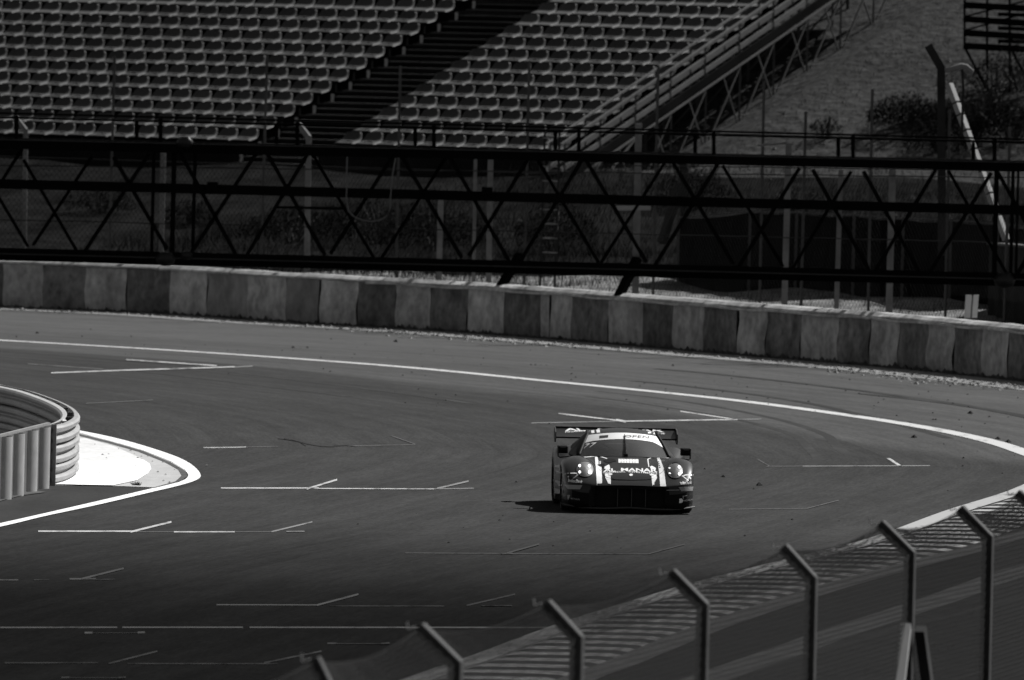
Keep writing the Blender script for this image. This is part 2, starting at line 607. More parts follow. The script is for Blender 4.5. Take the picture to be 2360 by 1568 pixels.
def resample(L, n):
    d = [0.0]
    for i in range(1, len(L)):
        d.append(d[-1] + (L[i] - L[i - 1]).length)
    out = []
    for k in range(n):
        t = d[-1] * k / (n - 1)
        i = max(1, next((j for j in range(1, len(d)) if d[j] >= t - 1e-9), len(d) - 1))
        f = (t - d[i - 1]) / max(d[i] - d[i - 1], 1e-9)
        out.append(L[i - 1].lerp(L[i], f))
    return out


# resample both edges by matching measured points
edge_rows = []
for k in range(len(INNER_OUT) - 1):
    for j in range(8):
        t = j / 8
        def cr(P, k, t):
            p0, p1, p2, p3 = P[max(k - 1, 0)], P[k], P[k + 1], P[min(k + 2, len(P) - 1)]
            return [0.5 * (2 * b_ + (c_ - a_) * t + (2 * a_ - 5 * b_ + 4 * c_ - d_) * t * t + (3 * b_ - a_ - 3 * c_ + d_) * t ** 3)
                    for a_, b_, c_, d_ in zip(p0, p1, p2, p3)]
        q, r = cr(INNER_OUT, k, t), cr(INNER_IN, k, t)
        edge_rows.append([tuple(hit(*q, 0.012)), tuple(hit(*r, 0.012))])
structure(MB().grid(edge_rows).build('inner_edge_line', MT['paint']))

GRID = {
    'grid_fresh': [[(509, 1125, 735, 1125, 3.6), (735, 1126, 1000, 1127, 3.0), (707, 1127, 777, 1105.5, 5.5)],
                   [(88, 1224.5, 316, 1224.5, 4.5), (301, 1226, 395, 1203, 6)],
                   [(401, 1226, 541, 1226, 3.8)],
                   [(118, 859.5, 275, 853.7, 3.2), (275, 853.7, 400, 850, 3.6), (400, 850, 541, 845.5, 3.4), (291, 829, 500, 843, 3.2)],
                   [(1430, 971, 1700, 967, 3.4), (1287, 953, 1430, 970, 3.6), (1420, 968, 1442, 972, 7)],
                   [(1568, 948, 1690, 966, 3.2)],
                   [(469, 1032, 567, 1030.5, 3)],
                   [(2047, 1056, 2075, 1074, 6)]],
    'grid_worn': [[(1000, 1127, 1092, 1125.5, 2.4), (1007, 1126, 1080, 1109, 5)],
                  [(626, 1225.6, 720, 1203, 4.5), (660, 1225, 702, 1224.5, 2.8)],
                  [(1225, 975, 1430, 971, 2.4)], [(1700, 967, 1755, 966, 2.4)],
                  [(541, 846, 582, 844, 3)],
                  [(1850, 1074.5, 2143, 1073.5, 2.6)]],
    'grid_faded': [[(802, 1028, 957, 1025, 2.2), (903, 1005, 955.5, 1023.4, 3.5)], [(1766, 1075, 1850, 1074.5, 2.2)],
                   [(64, 838.7, 237, 850.8, 2.4)], [(198, 930, 352, 922, 2)], [(567, 1030.5, 640, 1029.5, 2)],
                   [(1680, 1174, 1860, 1172, 1.8), (1860, 1172, 1933, 1153, 2.6)], [(316, 1225.5, 401, 1226, 2)],
                   [(541, 1226, 626, 1225.6, 2)], [(1745, 1058, 1775, 1075, 2.4)]],
    'grid_dirty': [[(934, 1274.6, 1274, 1276.5, 3.4), (1156, 1276, 1183, 1276, 5), (1167.7, 1275, 1242.7, 1254, 5)],
                   [(1274, 1276.7, 1495, 1277, 2.6), (1495, 1276.6, 1578, 1254.5, 3.4)],
                   [(0, 1446.5, 270, 1446, 4.6)], [(282, 1446, 560, 1446, 4.6)], [(575, 1446, 1275, 1446.5, 4.6)],
                   [(499, 1394, 735, 1394.5, 3.6), (730, 1395, 826, 1369.7, 6)],
                   [(160, 1334.5, 221, 1334, 5), (189, 1334, 285, 1310, 6)],
                   [(-40, 1336.6, 42, 1336.8, 4)], [(195, 1458.6, 213, 1458.4, 6)], [(317, 1458, 334, 1457.4, 6)]],
    'grid_old': [[(760, 1396.7, 1024, 1397, 3.2)], [(1075, 1395.8, 1187, 1369.7, 5), (1110, 1396, 1180, 1396, 3)],
                 [(78, 1336.6, 113, 1336.6, 3.6)], [(221, 1336, 264, 1335, 3.4)],
                 [(10, 1528, 226, 1527.5, 3.4)], [(250, 1529.6, 363, 1500.8, 5)], [(294, 1529.6, 640, 1529.8, 3)],
                 [(608, 1528, 741, 1500.8, 5)], [(213, 1459, 317, 1458.6, 1.6)],
                 [(754, 1483, 776, 1482.6, 5), (776, 1483.5, 878, 1483.5, 1.8), (878, 1483, 898, 1482.4, 5)],
                 [(141, 1562, 160, 1561, 5), (160, 1562, 272, 1562.4, 1.6), (272, 1562, 290, 1561, 5)]],
}
zz = 0.006
for key, groups in GRID.items():
    for g in groups:
        mb = MB()
        for k, q in enumerate(g):
            q = q[:4] + (q[4] * 0.7,)
            px_quad(mb, *q, z=zz + 0.004 * k)
        structure(mb.build('grid_marking', MT[key]))

# dark tyre squiggle left of the car
sk = MB()
for pts in ([(640, 1011), (680, 1016), (710, 1024), (740, 1029), (770, 1030)], [(655, 1011), (690, 1019), (705, 1028)], [(770, 1028), (800, 1027), (820, 1029)]):
    for a, b in zip(pts[:-1], pts[1:]):
        px_quad(sk, *a, *b, 1.0, z=0.007)
structure(sk.build('tyre_mark', MT['tyre_mark']))

# tyre marks that swing across the bend, and crumbs of rubber beyond the line
ON = normals2(outer)
for k_, (i0, i1, ta, tb, w) in enumerate(((56, 76, 1.2, 3.4, .2), (58, 80, 2.6, 4.2, .18), (52, 70, -2.2, 0.6, .22), (56, 76, -4.5, -1.4, .25), (48, 66, -6.0, -3.6, .25), (74, 92, -3.2, -5.5, .22),
                          (40, 62, 4.6, 6.4, .22), (36, 60, 6.2, 8.0, .2), (58, 80, -7.5, -5.0, .2), (70, 88, -7.8, -6.6, .2))):
    L = []
    for i in range(i0, min(i1, len(outer) - 1)):
        f = (i - i0) / (i1 - i0)
        L.append(outer[i] + ON[i] * (ta + (tb - ta) * (3 * f * f - 2 * f ** 3)))
    ribbon('tyre_mark', L, -w / 2, w / 2, 0.0015 + 0.0003 * k_, MT['skid'])
cr_ = MB()
for q in range(420):
    i = rng.integers(36, 100)
    c = outer[i] + ON[i] * (-abs(rng.normal(0, 4.5)) if rng.random() < .8 else rng.uniform(0, 8))
    s_ = rng.uniform(.01, .035) * (2.2 if rng.random() < .05 else 1)
    a = rng.uniform(0, 6.28)
    cr_.add([(c.x + s_ * math.cos(a + j * 2.09), c.y + 2 * s_ * math.sin(a + j * 2.09), 0.004) for j in range(3)] + [(c.x, c.y, s_ * .8)], [(0, 1, 3), (1, 2, 3), (2, 0, 3)])
o = cr_.build('rubber_crumbs', MT['tyre_mark'])
o['kind'] = 'stuff'

# ------------------------------------------------------------------ the far run-off edge: swept gravel along the foot of the barrier
WALL_BASE = [(-300, 695), (0, 708), (396, 726), (661, 744), (1000, 763), (1250, 781), (1500, 802), (1746, 823), (2069, 850), (2360, 880), (2700, 918)]
wall_line = smooth_line([Vector((-41, 329)), Vector((-31, 321.5)), Vector((-24, 316.3)), Vector((-19, 312.5))] + [hit(*p).xy for p in WALL_BASE] + [Vector((18.5, 246)), Vector((26, 222))], 0.5)
gv = MB()
for i, p in enumerate(wall_line[:-1]):
    q = wall_line[i + 1]
    d = (q - p).normalized()
    nrm = Vector((-d.y, d.x)) * -1                      # towards the track
    for k in range(20):
        c = p.lerp(q, rng.random()) + nrm * (0.75 + abs(rng.normal(0.35, 0.55)) * (1.0 + 0.5 * math.sin(i * .13)))
        s = rng.uniform(0.02, 0.08)
        h = s * rng.uniform(0.3, 0.8)
        a = rng.uniform(0, 6.28)
        ring = [(c.x + s * math.cos(a + j * 2.09), c.y + s * math.sin(a + j * 2.09), 0.0) for j in range(3)]
        gv.add(ring + [(c.x, c.y, h)], [(0, 1, 3), (1, 2, 3), (2, 0, 3)])
o = gv.build('gravel', MT['gravel'])
o['kind'] = 'stuff'
ribbon('gravel_verge', wall_line, 0.0, 1.9, 0.008, MT['gravel_thin'])

# ================================================================== NEAR KERB AND VERGE
near = [p for p in outer if 120 < p.y < 216]
cum = [0.0]
for i in range(1, len(near)):
    cum.append(cum[-1] + (near[i] - near[i - 1]).length)


def near_at(s):
    i = max(1, next((j for j in range(1, len(cum)) if cum[j] >= s), len(cum) - 1))
    f = (s - cum[i - 1]) / max(cum[i] - cum[i - 1], 1e-9)
    p = near[i - 1].lerp(near[i], f)
    d = (near[i] - near[i - 1]).normalized()
    return p, Vector((-d.y, d.x))                       # outward, away from the track


kerb = thing('kerb', (near[20].x, near[20].y, 0), 'striped kerb along the near edge of the track behind the mesh fence', 'kerb')
s, pitch = 2.0, 1.43
k = 0
while s + pitch < cum[-1] - 0.5:
    for half, mk in ((0.0, 'kerb_pale'), (0.5, 'kerb_dark')):
        a, b = s + half * pitch, s + (half + 0.5) * pitch - 0.02
        rows = []
        for t in (a, b):
            p, nrm = near_at(t)
            rows.append([(p + nrm * w).to_tuple() + (z,) for w, z in ((0.22, 0.004), (0.30, 0.018), (0.9, 0.03), (1.40, 0.03), (1.52, 0.018), (1.56, 0.004))])
        mm = MT['kerb_pale_clean'] if mk == 'kerb_pale' and rows[0][0][1] > 189 else MT[mk]  # nearer pale blocks have a darkening painted into their colour
        mb = MB().grid(rows)
        ob = mb.build('kerb_block', mm, kerb)
    s += pitch
edging_line = [near_at(t)[0] + near_at(t)[1] * 1.75 for t in np.linspace(0, cum[-1], 60)]
ribbon('concrete_edging', edging_line, -0.22, 0.22, 0.012, MT['edging'])
ribbon('service_road', [near_at(t)[0] for t in np.linspace(0, cum[-1], 60)], -14.0, -1.97, 0.008, MT['oldroad'])
STRIP = [(2700, 1205), (2500, 1262), (2360, 1302.5), (2283, 1324), (2110, 1386), (1886, 1458), (1794, 1491), (1623, 1549.7), (1450, 1610), (1250, 1680)]
strip = smooth_line([hit(*p).xy for p in STRIP], 1.0)
ribbon('drain_strip', strip, -0.55, 0.0, 0.016, MT['edging'])
ribbon('verge', strip, -16.0, -0.55, 0.012, MT['verge'], cross=6)
# thin dry grass on the verge
SN = normals2(strip)
gb = MB()
for q in range(9000):
    i = rng.integers(0, len(strip))
    c = strip[i] - SN[i] * rng.uniform(0.6, 9) + Vector((rng.uniform(-.5, .5), rng.uniform(-.5, .5)))
    h, w, a = rng.uniform(0.02, 0.06), 0.008, rng.uniform(0, 6.28)
    dx, dy = math.cos(a) * w, math.sin(a) * w
    gb.add([(c.x - dx, c.y - dy, 0.01), (c.x + dx, c.y + dy, 0.01), (c.x + rng.normal(0, .04), c.y + rng.normal(0, .04), h)], [(0, 1, 2)])
o = gb.build('verge_grass', MT['verge'])
o['kind'] = 'stuff'

# ================================================================== INFIELD NOSE: APRON, GUTTER, GUARD RAIL, CORRUGATED SCREEN
def zA(x, y):
    """Measured on an enlargement of the infield corner -> survey pixels."""
    return x / 3.7327 * 0.944, (900 + y / 3.7327) * 0.944


apron = [zA(*p) for p in [(400, 1066), (1100, 1078), (1400, 1090), (1640, 1032), (1700, 985), (1690, 930), (1560, 852), (1300, 747), (1000, 662), (690, 584), (560, 560), (300, 700)]]
ground_poly('apron', [hit(*p).xy for p in apron], 0.012, MT['apron'])
gut_out = [(1400, 1089), (1640, 1031), (1708, 980), (1690, 932), (1555, 853), (1300, 748), (1000, 663), (690, 585)]
gut_in = [(1390, 1086), (1600, 1028), (1655, 975), (1625, 922), (1500, 852), (1260, 757), (975, 676), (690, 606)]
rows = [[tuple(hit(*zA(*a), 0.016)), tuple(hit(*zA(*b), 0.016))] for a, b in zip(gut_out, gut_in)]
structure(MB().grid(rows).build('gutter', MT['gutter']))
ground_poly('painted_apron', [hit(*zA(*p)).xy for p in [(560, 660), (680, 648), (780, 645), (1050, 722), (1250, 812), (1290, 838), (1100, 838), (690, 884), (560, 960)]], 0.020, MT['apron_pale'])
ground_poly('painted_apron', [hit(*zA(*p)).xy for p in [(430, 1062), (700, 1071), (1030, 1077), (1120, 1058), (1250, 1030), (1345, 968), (1378, 922), (1362, 880), (1310, 845), (1250, 833),
                                                        (1000, 845), (690, 885), (600, 960)]], 0.024, MT['apron_white'])
# small weeds and specks of rubble on the concrete
for (x, y) in [(1228, 1070), (1262, 1072)]:
    c = hit(*zA(x, y))
    mb = MB()
    for j in range(26):
        a, rr = rng.uniform(0, 6.28), rng.uniform(0, 0.03)
        p = c + Vector((math.cos(a) * rr, math.sin(a) * rr, 0))
        mb.add([p + Vector((-.008, 0, 0)), p + Vector((.008, 0, 0)), p + Vector((rng.normal(0, .05), rng.normal(0, .05), rng.uniform(.03, .09)))], [(0, 1, 2)])
    ob = mb.build('weed', MT['leaf'], org=(c.x, c.y, 0))
    tag(ob, 'small dark weed at the asphalt edge of the white apron, %s of two' % ('left' if x < 1240 else 'right'), 'weed', 'weeds on the apron edge')
st = MB()
for (x, y) in [(725, 672), (705, 690), (935, 785), (990, 780), (970, 815), (865, 690), (1080, 732), (1255, 815), (1290, 800), (1390, 845), (1490, 1022), (1545, 1038), (1510, 965),
               (1232, 885), (910, 953), (740, 880), (1885, 880), (930, 665), (1190, 745), (1440, 940), (1225, 775), (1350, 797), (1485, 852), (1590, 920)]:
    c = hit(*zA(x, y), 0.02)
    s = rng.uniform(0.010, 0.03)
    st.add([c + Vector((-s, -s * 3, 0)), c + Vector((s, -s * 2, 0)), c + Vector((0, s * 3, 0)), c + Vector((0, 0, s * .7))], [(0, 1, 3), (1, 2, 3), (2, 0, 3)])
o = st.build('rubble', MT['stone'])
o['kind'] = 'stuff'

# guard rail: three stacked W-beams round the nose, double sided
H_R = 0.95
ring_px = [(-260, 60), (-120, 100), (0, 140), (250, 195), (450, 262), (560, 308), (620, 340), (662, 372), (682, 410), (668, 446), (600, 485), (520, 508), (436, 522)]
ring = [hit(*zA(*p), H_R) for p in ring_px]
ring2 = smooth_line([p.xy for p in ring], 0.25)
RN = normals2(ring2)
mid = ring2[len(ring2) // 2]
guard = thing('guard_rail', (mid.x, mid.y, 0), 'stacked galvanised guard rail curving round the white infield apron', 'guard rail')
w_prof = [(0.0, 0.00), (0.05, 0.012), (0.075, 0.045), (0.075, 0.085), (0.05, 0.118), (0.0, 0.14), (0.0, 0.155), (0.0, 0.17), (0.05, 0.192), (0.075, 0.225), (0.075, 0.265), (0.05, 0.298), (0.0, 0.31)]
w_prof = [(b * 1.15, z * 0.945) for b, z in w_prof]


def rails(side, offs, L, N, names):
    for lev in range(3):
        z0 = H_R - 0.315 * (3 - lev) + (0.012 if lev else 0.03)
        rows = []
        for p, n in zip(L, N):
            q = p - n * (offs * side)
            row = [(q.x - n.x * side * b, q.y - n.y * side * b, z0 + z) for b, z in w_prof]
            row += [(q.x - n.x * side * (b - 0.012), q.y - n.y * side * (b - 0.012), z0 + z) for b, z in reversed(w_prof)]
            row.append(row[0])
            rows.append(row)
        MB().grid(rows).build(names, MT['armco' if side > 0 else 'armco_inner'], guard, smooth=False)


rails(1, 0.0, ring2, RN, 'outer_rail')
cut = [i for i, p in enumerate(ring2) if i < len(ring2) - 3]
rails(-1, 0.14, [ring2[i] for i in cut], [RN[i] for i in cut], 'inner_rail')
acc = 0.0
for i in range(1, len(ring2)):
    acc += (ring2[i] - ring2[i - 1]).length
    if acc > 1.9:
        acc = 0
        q = ring2[i] + RN[i] * 0.07
        MB().box((q.x - .05, q.y - .05, 0), (q.x + .05, q.y + .05, H_R - 0.02)).build('rail_post', MT['armco_dark'], guard)
# splice plates (bolted lap joints) where the lowest outer rails meet
for lev, i in ((0, int(len(ring2) * .86)), (1, int(len(ring2) * .84))):
    z0 = H_R - 0.315 * (3 - lev)
    q = ring2[i] - RN[i] * 0.085
    d = (ring2[i + 1] - ring2[i - 1]).normalized()
    MB().obox((q.x, q.y, z0 + .05), (d.x * .02, d.y * .02, 0), (-RN[i].x * .01, -RN[i].y * .01, 0), (0, 0, .2)).build('splice_plate', MT['marker'], guard)

# corrugated screen in front of the rail
p1, p0 = hit(*zA(441, 1070)), hit(*zA(0, 1195))
dirv = (p0 - p1)
dirv.z = 0
step = dirv.length / (441 / 115.0)
dirv.normalize()
perp = Vector((dirv.y, -dirv.x, 0))
if perp.y > 0:
    perp = -perp
screen = thing('ribbed_screen', (p1.x, p1.y, 0), 'grey ribbed screen with a pale top edge at the end of the guard rail', 'screen')
npan, per = 5, 2
ribs = [(441 - x) / 115.0 for x in (352, 240, 118, 8)] + [5.0, 6.1, 7.2, 8.3]
for k in range(npan * per):
    a, b = k * step, (k + 0.992) * step
    MB().obox(p1 + dirv * a, dirv * (b - a), perp * 0.03, (0, 0, 0.97)).build('sheet', MT['sheet'], screen)
for x in ribs:
    rows = []
    for j in range(13):
        a = math.pi * j / 12
        q = p1 + dirv * (x * step - 0.26 * math.cos(a) * 1.0) + perp * (0.031 + 0.13 * math.sin(a) ** 1.5)
        rows.append([(q.x, q.y, 0.0), (q.x, q.y, 0.97)])
    MB().grid(rows).build('rib', MT['sheet_rib'], screen, smooth=True)
q0, q1 = p1 - perp * 0.05, p1 + dirv * npan * per * step - perp * 0.05
MB().obox(q0 + Vector((0, 0, 0.972)), q1 - q0, perp * 0.055, (0, 0, 0.03)).build('top_cap', MT['armco'], screen)
MB().obox(p1 - dirv * 0.03 - perp * 0.04, dirv * 0.028, perp * 0.15, (0, 0, 0.97)).build('end_post', MT['armco'], screen)
# pale spilt dust at its foot
ground_poly('dust_patch', [hit(*zA(*p)).xy for p in [(-60, 1235), (-60, 1180), (60, 1165), (230, 1128), (330, 1122), (420, 1135), (200, 1165), (60, 1200)]], 0.016, MT['gutter'])

# ================================================================== FAR STRIPED BARRIER
WALL_H = 1.15
barrier = thing('striped_barrier', (wall_line[60].x, wall_line[60].y, 0), 'long low barrier painted in light and dark stripes across the far side of the track', 'barrier')
wcum = [0.0]
for i in range(1, len(wall_line)):
    wcum.append(wcum[-1] + (wall_line[i] - wall_line[i - 1]).length)


def wall_at(s):
    s = min(max(s, 0.0), wcum[-1])
    i = max(1, next((j for j in range(1, len(wcum)) if wcum[j] >= s), len(wcum) - 1))
    f = (s - wcum[i - 1]) / max(wcum[i] - wcum[i - 1], 1e-9)
    d = (wall_line[i] - wall_line[i - 1]).normalized()
    return wall_line[i - 1].lerp(wall_line[i], f), d, Vector((-d.y, d.x)) * -1


def wall_s(px, py):
    """Run along the barrier at which a measured column of the photograph meets it."""
    best = min(range(len(wall_line)), key=lambda i: abs(project((wall_line[i].x, wall_line[i].y, 0.55))[0] - px))
    a, b = max(best - 1, 0), min(best + 1, len(wall_line) - 1)
    xa = project((wall_line[a].x, wall_line[a].y, 0.55))[0]
    xb = project((wall_line[b].x, wall_line[b].y, 0.55))[0]
    return wcum[a] + (wcum[b] - wcum[a]) * (px - xa) / (xb - xa)


STRIPES = [(-90, 7, 'd'), (7, 100, 'p'), (100, 198, 'd'), (198, 293, 'p'), (293, 392, 'd'), (392, 478, 'p'), (478, 571, 'm'), (571, 661, 'p'), (661, 736, 'm'), (740, 826, 'p'),
           (826, 912, 'd'), (912, 992, 'p'), (992, 1078, 'd'), (1078, 1162, 'p'), (1162, 1246, 'd'), (1246, 1266, 'p'), (1269, 1318, 'p'), (1318, 1403, 'd'), (1403, 1483, 'p'), (1483, 1551, 'd'), (1551, 1623, 'p'),
           (1623, 1699, 'd'), (1702, 1768, 'p'), (1768, 1847, 'd'), (1847, 1933, 'p'), (1933, 2006, 'd'), (2006, 2072, 'p'), (2072, 2139, 'd'), (2139, 2200, 'p'), (2200, 2264, 'd'), (2264, 2325, 'p'), (2325, 2385, 'd')]
edges = [(wall_s(a, 0), wall_s(b, 0), c) for a, b, c in STRIPES]
ext, s1 = [], edges[-1][1]
for k in range(10):
    ext.append((s1, s1 + 1.5, 'pd'[k % 2]))
    s1 += 1.5
pre, s0 = [], edges[0][0]
for k in range(8):
    pre.append((s0 - 1.7, s0, 'pd'[k % 2]))
    s0 -= 1.7
for a, b, c in pre + edges + ext:
    b -= 0.012
    n = 7
    rows = []
    b1, b2, ph = rng.uniform(0.01, 0.05), rng.uniform(-0.015, 0.02), rng.uniform(0, 6)
    for j in range(n + 1):
        p, d, nrm = wall_at(a + (b - a) * j / n)
        row = []
        for i in range(9):
            z = 0.0 + 1.03 * i / 8
            bul = b1 * math.sin(math.pi * min(1, z / 0.75)) * (0.6 + 0.4 * math.sin(ph + 5 * j / n)) + b2 * math.sin(2 * math.pi * z)
            q = p + nrm * bul + d * (0.016 * math.sin(1.3 * ph + 3 * z))
            row.append((q.x, q.y, z))
        q = p - nrm * 0.28
        row += [(q.x, q.y, 1.03), (q.x, q.y, 0.0)]
        rows.append(row)
    MB().grid(rows).build('painted_panel', MT[{'p': 'wall_pale', 'd': 'wall_dark', 'm': 'wall_mid'}[c]], barrier, smooth=False)
# capping: pale coping, with a second lower lip towards the right
cap_s = np.arange(2.0, wcum[-1] - 2, 3.0)
for sa in cap_s:
    rows = []
    for j in range(4):
        p, d, nrm = wall_at(sa + 2.97 * j / 3)
        w = 0.0
        prof = [(0.05, 1.035), (0.085, 1.05), (0.075, 1.085), (-0.03, 1.15), (-0.30, 1.15), (-0.33, 1.035), (0.05, 1.035)]
        rows.append([((p + nrm * t).x, (p + nrm * t).y, z + rng.normal(0, 0.006)) for t, z in prof])
    MB().grid(rows).build('coping', MT['cap'], barrier)
pipe = [wall_at(s_) for s_ in np.arange(wall_s(850, 0), wcum[-1] - 3, 1.0)]
MB().tube([((p + n * 0.10).x, (p + n * 0.10).y, 1.02 + 0.015 * math.sin(k * 1.7)) for k, (p, d, n) in enumerate(pipe)], 0.032, 6).build('pipe_rail', MT['cap'], barrier)
# black scuffs and blown dirt at its foot: clods heaped against the panels
dm = MB()
for q in range(3200):
    p, d, nrm = wall_at(rng.uniform(wall_s(-60, 0), wall_s(2420, 0)))
    c = p + nrm * rng.uniform(0.04, 0.16)
    s_ = rng.uniform(0.02, 0.07) * (1.8 if rng.random() < .12 else 1)
    a = rng.uniform(0, 6.28)
    dm.add([(c.x + s_ * math.cos(a + j * 2.09), c.y + s_ * math.sin(a + j * 2.09), 0.0) for j in range(3)] + [(c.x, c.y, s_ * rng.uniform(.5, 1.3))], [(0, 1, 3), (1, 2, 3), (2, 0, 3)])
o = dm.build('dirt', MT['wall_foot'], barrier)
o['kind'] = 'stuff'
# marker board on the coping at the right
mk = thing('marker_board', tuple(at(2236, 735, 271.0)), 'small white two-plate marker board standing on the striped barrier', 'marker board')
mk.location = at(2236, 733, 271.5)
ORIGIN[mk.name] = Vector(mk.location)
for xa, xb in ((2222, 2236), (2240, 2252)):
    a, b = at(xa, 733, 271.5), at(xb, 733, 271.5)
    t = at(xa + 4, 680, 271.5)
    MB().obox(a, b - a, (0, 0.04, 0), t - a).build('plate', MT['marker'], mk)
MB().bar(at(2238, 735, 271.6), at(2241, 684, 271.6), 0.035).build('stake', MT['armco_dark'], mk)

# ================================================================== TERRAIN BEHIND THE BARRIER
TH = math.radians(28.5)
U = Vector((math.cos(TH), -math.sin(TH), 0))       # along the seat rows, to the right
V = Vector((math.sin(TH), math.cos(TH), 0))        # up the stand
PITCH, TREAD, RISE = 0.60, 0.93, 0.305
S0 = at(571, 316, 331.4)                           # last seat of the lowest row left of the stairs
STEPV = V * TREAD + Vector((0, 0, RISE))
SLOPE = RISE / TREAD
U_END = 9.35                                       # right-hand end of the stand


def wall_dist(p):
    best = 1e9
    for i in range(0, len(wall_line), 6):
        best = min(best, (wall_line[i] - p).length)
    return best


def terrain(x, y):
    a = (Vector((x, y, 0)) - S0).dot(V)
    u = (Vector((x, y, 0)) - S0).dot(U)
    base = S0.z - 0.62
    nz = 0.10 * math.sin(x * 0.9 + 1.3 * math.sin(y * 0.31)) + 0.07 * math.sin(y * 1.1 + x * 0.4)
    if a > 0:
        ditch = 1.0 * min(1, a / 2.0) * max(0.0, min(1.0, (U_END + 2.1 - u) / 1.0))
        return base - 0.35 * min(1, a / 2.0) - ditch + SLOPE * a + nz * 0.7
    s_ = max(0.0, wall_dist(Vector((x, y))) - 0.4)
    f = s_ / (s_ - a + 1e-6)
    return 0.95 + (base - 0.95) * f ** 1.15 + nz * min(1, s_ / 2)



def onhill(px, py, y0=255.0, y1=420.0):
    """Where the sight line through a measured point meets the terrain."""
    y = y0
    while y < y1:
        p = at(px, py, y)
        if p.z < terrain(p.x, p.y):
            return p
        y += 0.5
    return at(px, py, y1)


# grid spanned between barrier line and 60 m beyond the stand front
bank_rows = []
samples = [wall_at(s_)[0] for s_ in np.linspace(wcum[0] + 1, wcum[-1] - 1, 90)]
for p in samples:
    nrm = Vector((V.x, V.y)).normalized()
    p = p + (wall_at(0)[2] * 0)
    # march from the barrier along V
    a0 = (Vector((p.x, p.y, 0)) - S0).dot(V)
    front = max(4.0, -a0)
    row = []
    for t in [0.33, 0.8, 1.5, 3, 5, 8] + list(np.linspace(10, front, 8))[:-1] + list(front + np.linspace(0, 90, 70)):
        q = p + nrm * t
        row.append((q.x, q.y, terrain(q.x, q.y)))
    bank_rows.append(row)
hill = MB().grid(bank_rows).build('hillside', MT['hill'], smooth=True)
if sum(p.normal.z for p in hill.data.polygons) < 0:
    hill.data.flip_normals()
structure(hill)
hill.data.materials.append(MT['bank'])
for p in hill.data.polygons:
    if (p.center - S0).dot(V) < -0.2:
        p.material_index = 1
# pale gravel strip right behind the barrier
rows = []
for s_ in np.linspace(wall_s(560, 0), wcum[-1] - 2, 80):
    p, d, nrm = wall_at(s_)
    row = []
    for t in (0.33, 1.2, 2.4, 3.6, 4.8):
        q = p - nrm * (t + (0.4 * math.sin(s_ * 0.8) if t > 4 else 0))
        row.append((q.x, q.y, terrain(q.x, q.y) + 0.04))
    rows.append(row)
gs = MB().grid(rows).build('gravel_strip', MT['strip'], smooth=True)
if sum(p.normal.z for p in gs.data.polygons) < 0:
    gs.data.flip_normals()
structure(gs)


# dry grass on the bank and on the hill
def blades(n, pick, hmin, hmax, name, m, w=0.03):
    mb = MB()
    for q in range(n):
        x, y = pick()
        z = terrain(x, y)
        h = rng.uniform(hmin, hmax)
        a = rng.uniform(0, 6.28)
        dx, dy = math.cos(a) * w, math.sin(a) * w
        lx, ly = rng.normal(0, .35) * h, rng.normal(0, .35) * h
        mb.add([(x - dx, y - dy, z - .05), (x + dx, y + dy, z - .05), (x + lx, y + ly, z + h)], [(0, 1, 2)])
    o_ = mb.build(name, m)
    o_['kind'] = 'stuff'
    return o_


def pick_bank():
    s_ = rng.uniform(wall_s(-120, 0), wall_s(2500, 0))
    p, d, nrm = wall_at(s_)
    if s_ > wall_s(1150, 0) and rng.random() < .9:
        q = p - nrm * (5.2 + 21 * rng.random())
        return q.x, q.y
    q = p - nrm * (0.8 + 26 * rng.random() ** 1.2)
    return q.x, q.y


def pick_hill():
    q = S0 + U * rng.uniform(12.5, 36) + V * rng.uniform(-10, 22)
    return q.x, q.y


blades(42000, pick_bank, 0.10, 0.42, 'bank_grass', MT['blade'], 0.011)
blades(26000, pick_hill, 0.03, 0.13, 'hill_grass', MT['hill'], 0.012)
hs = MB()
for q in range(260):
    x, y = pick_hill()
    s_ = rng.uniform(.03, .10)
    z = terrain(x, y)
    a = rng.uniform(0, 6.28)
    hs.add([(x + s_ * math.cos(a + j * 1.57) * (1 + .4 * rng.random()), y + s_ * math.sin(a + j * 1.57), z - .03) for j in range(4)] + [(x, y, z + s_ * rng.uniform(.4, .8))], [(0, 1, 4), (1, 2, 4), (2, 3, 4), (3, 0, 4)])
o = hs.build('hill_stones', MT['hill_stone'])
o['kind'] = 'stuff'


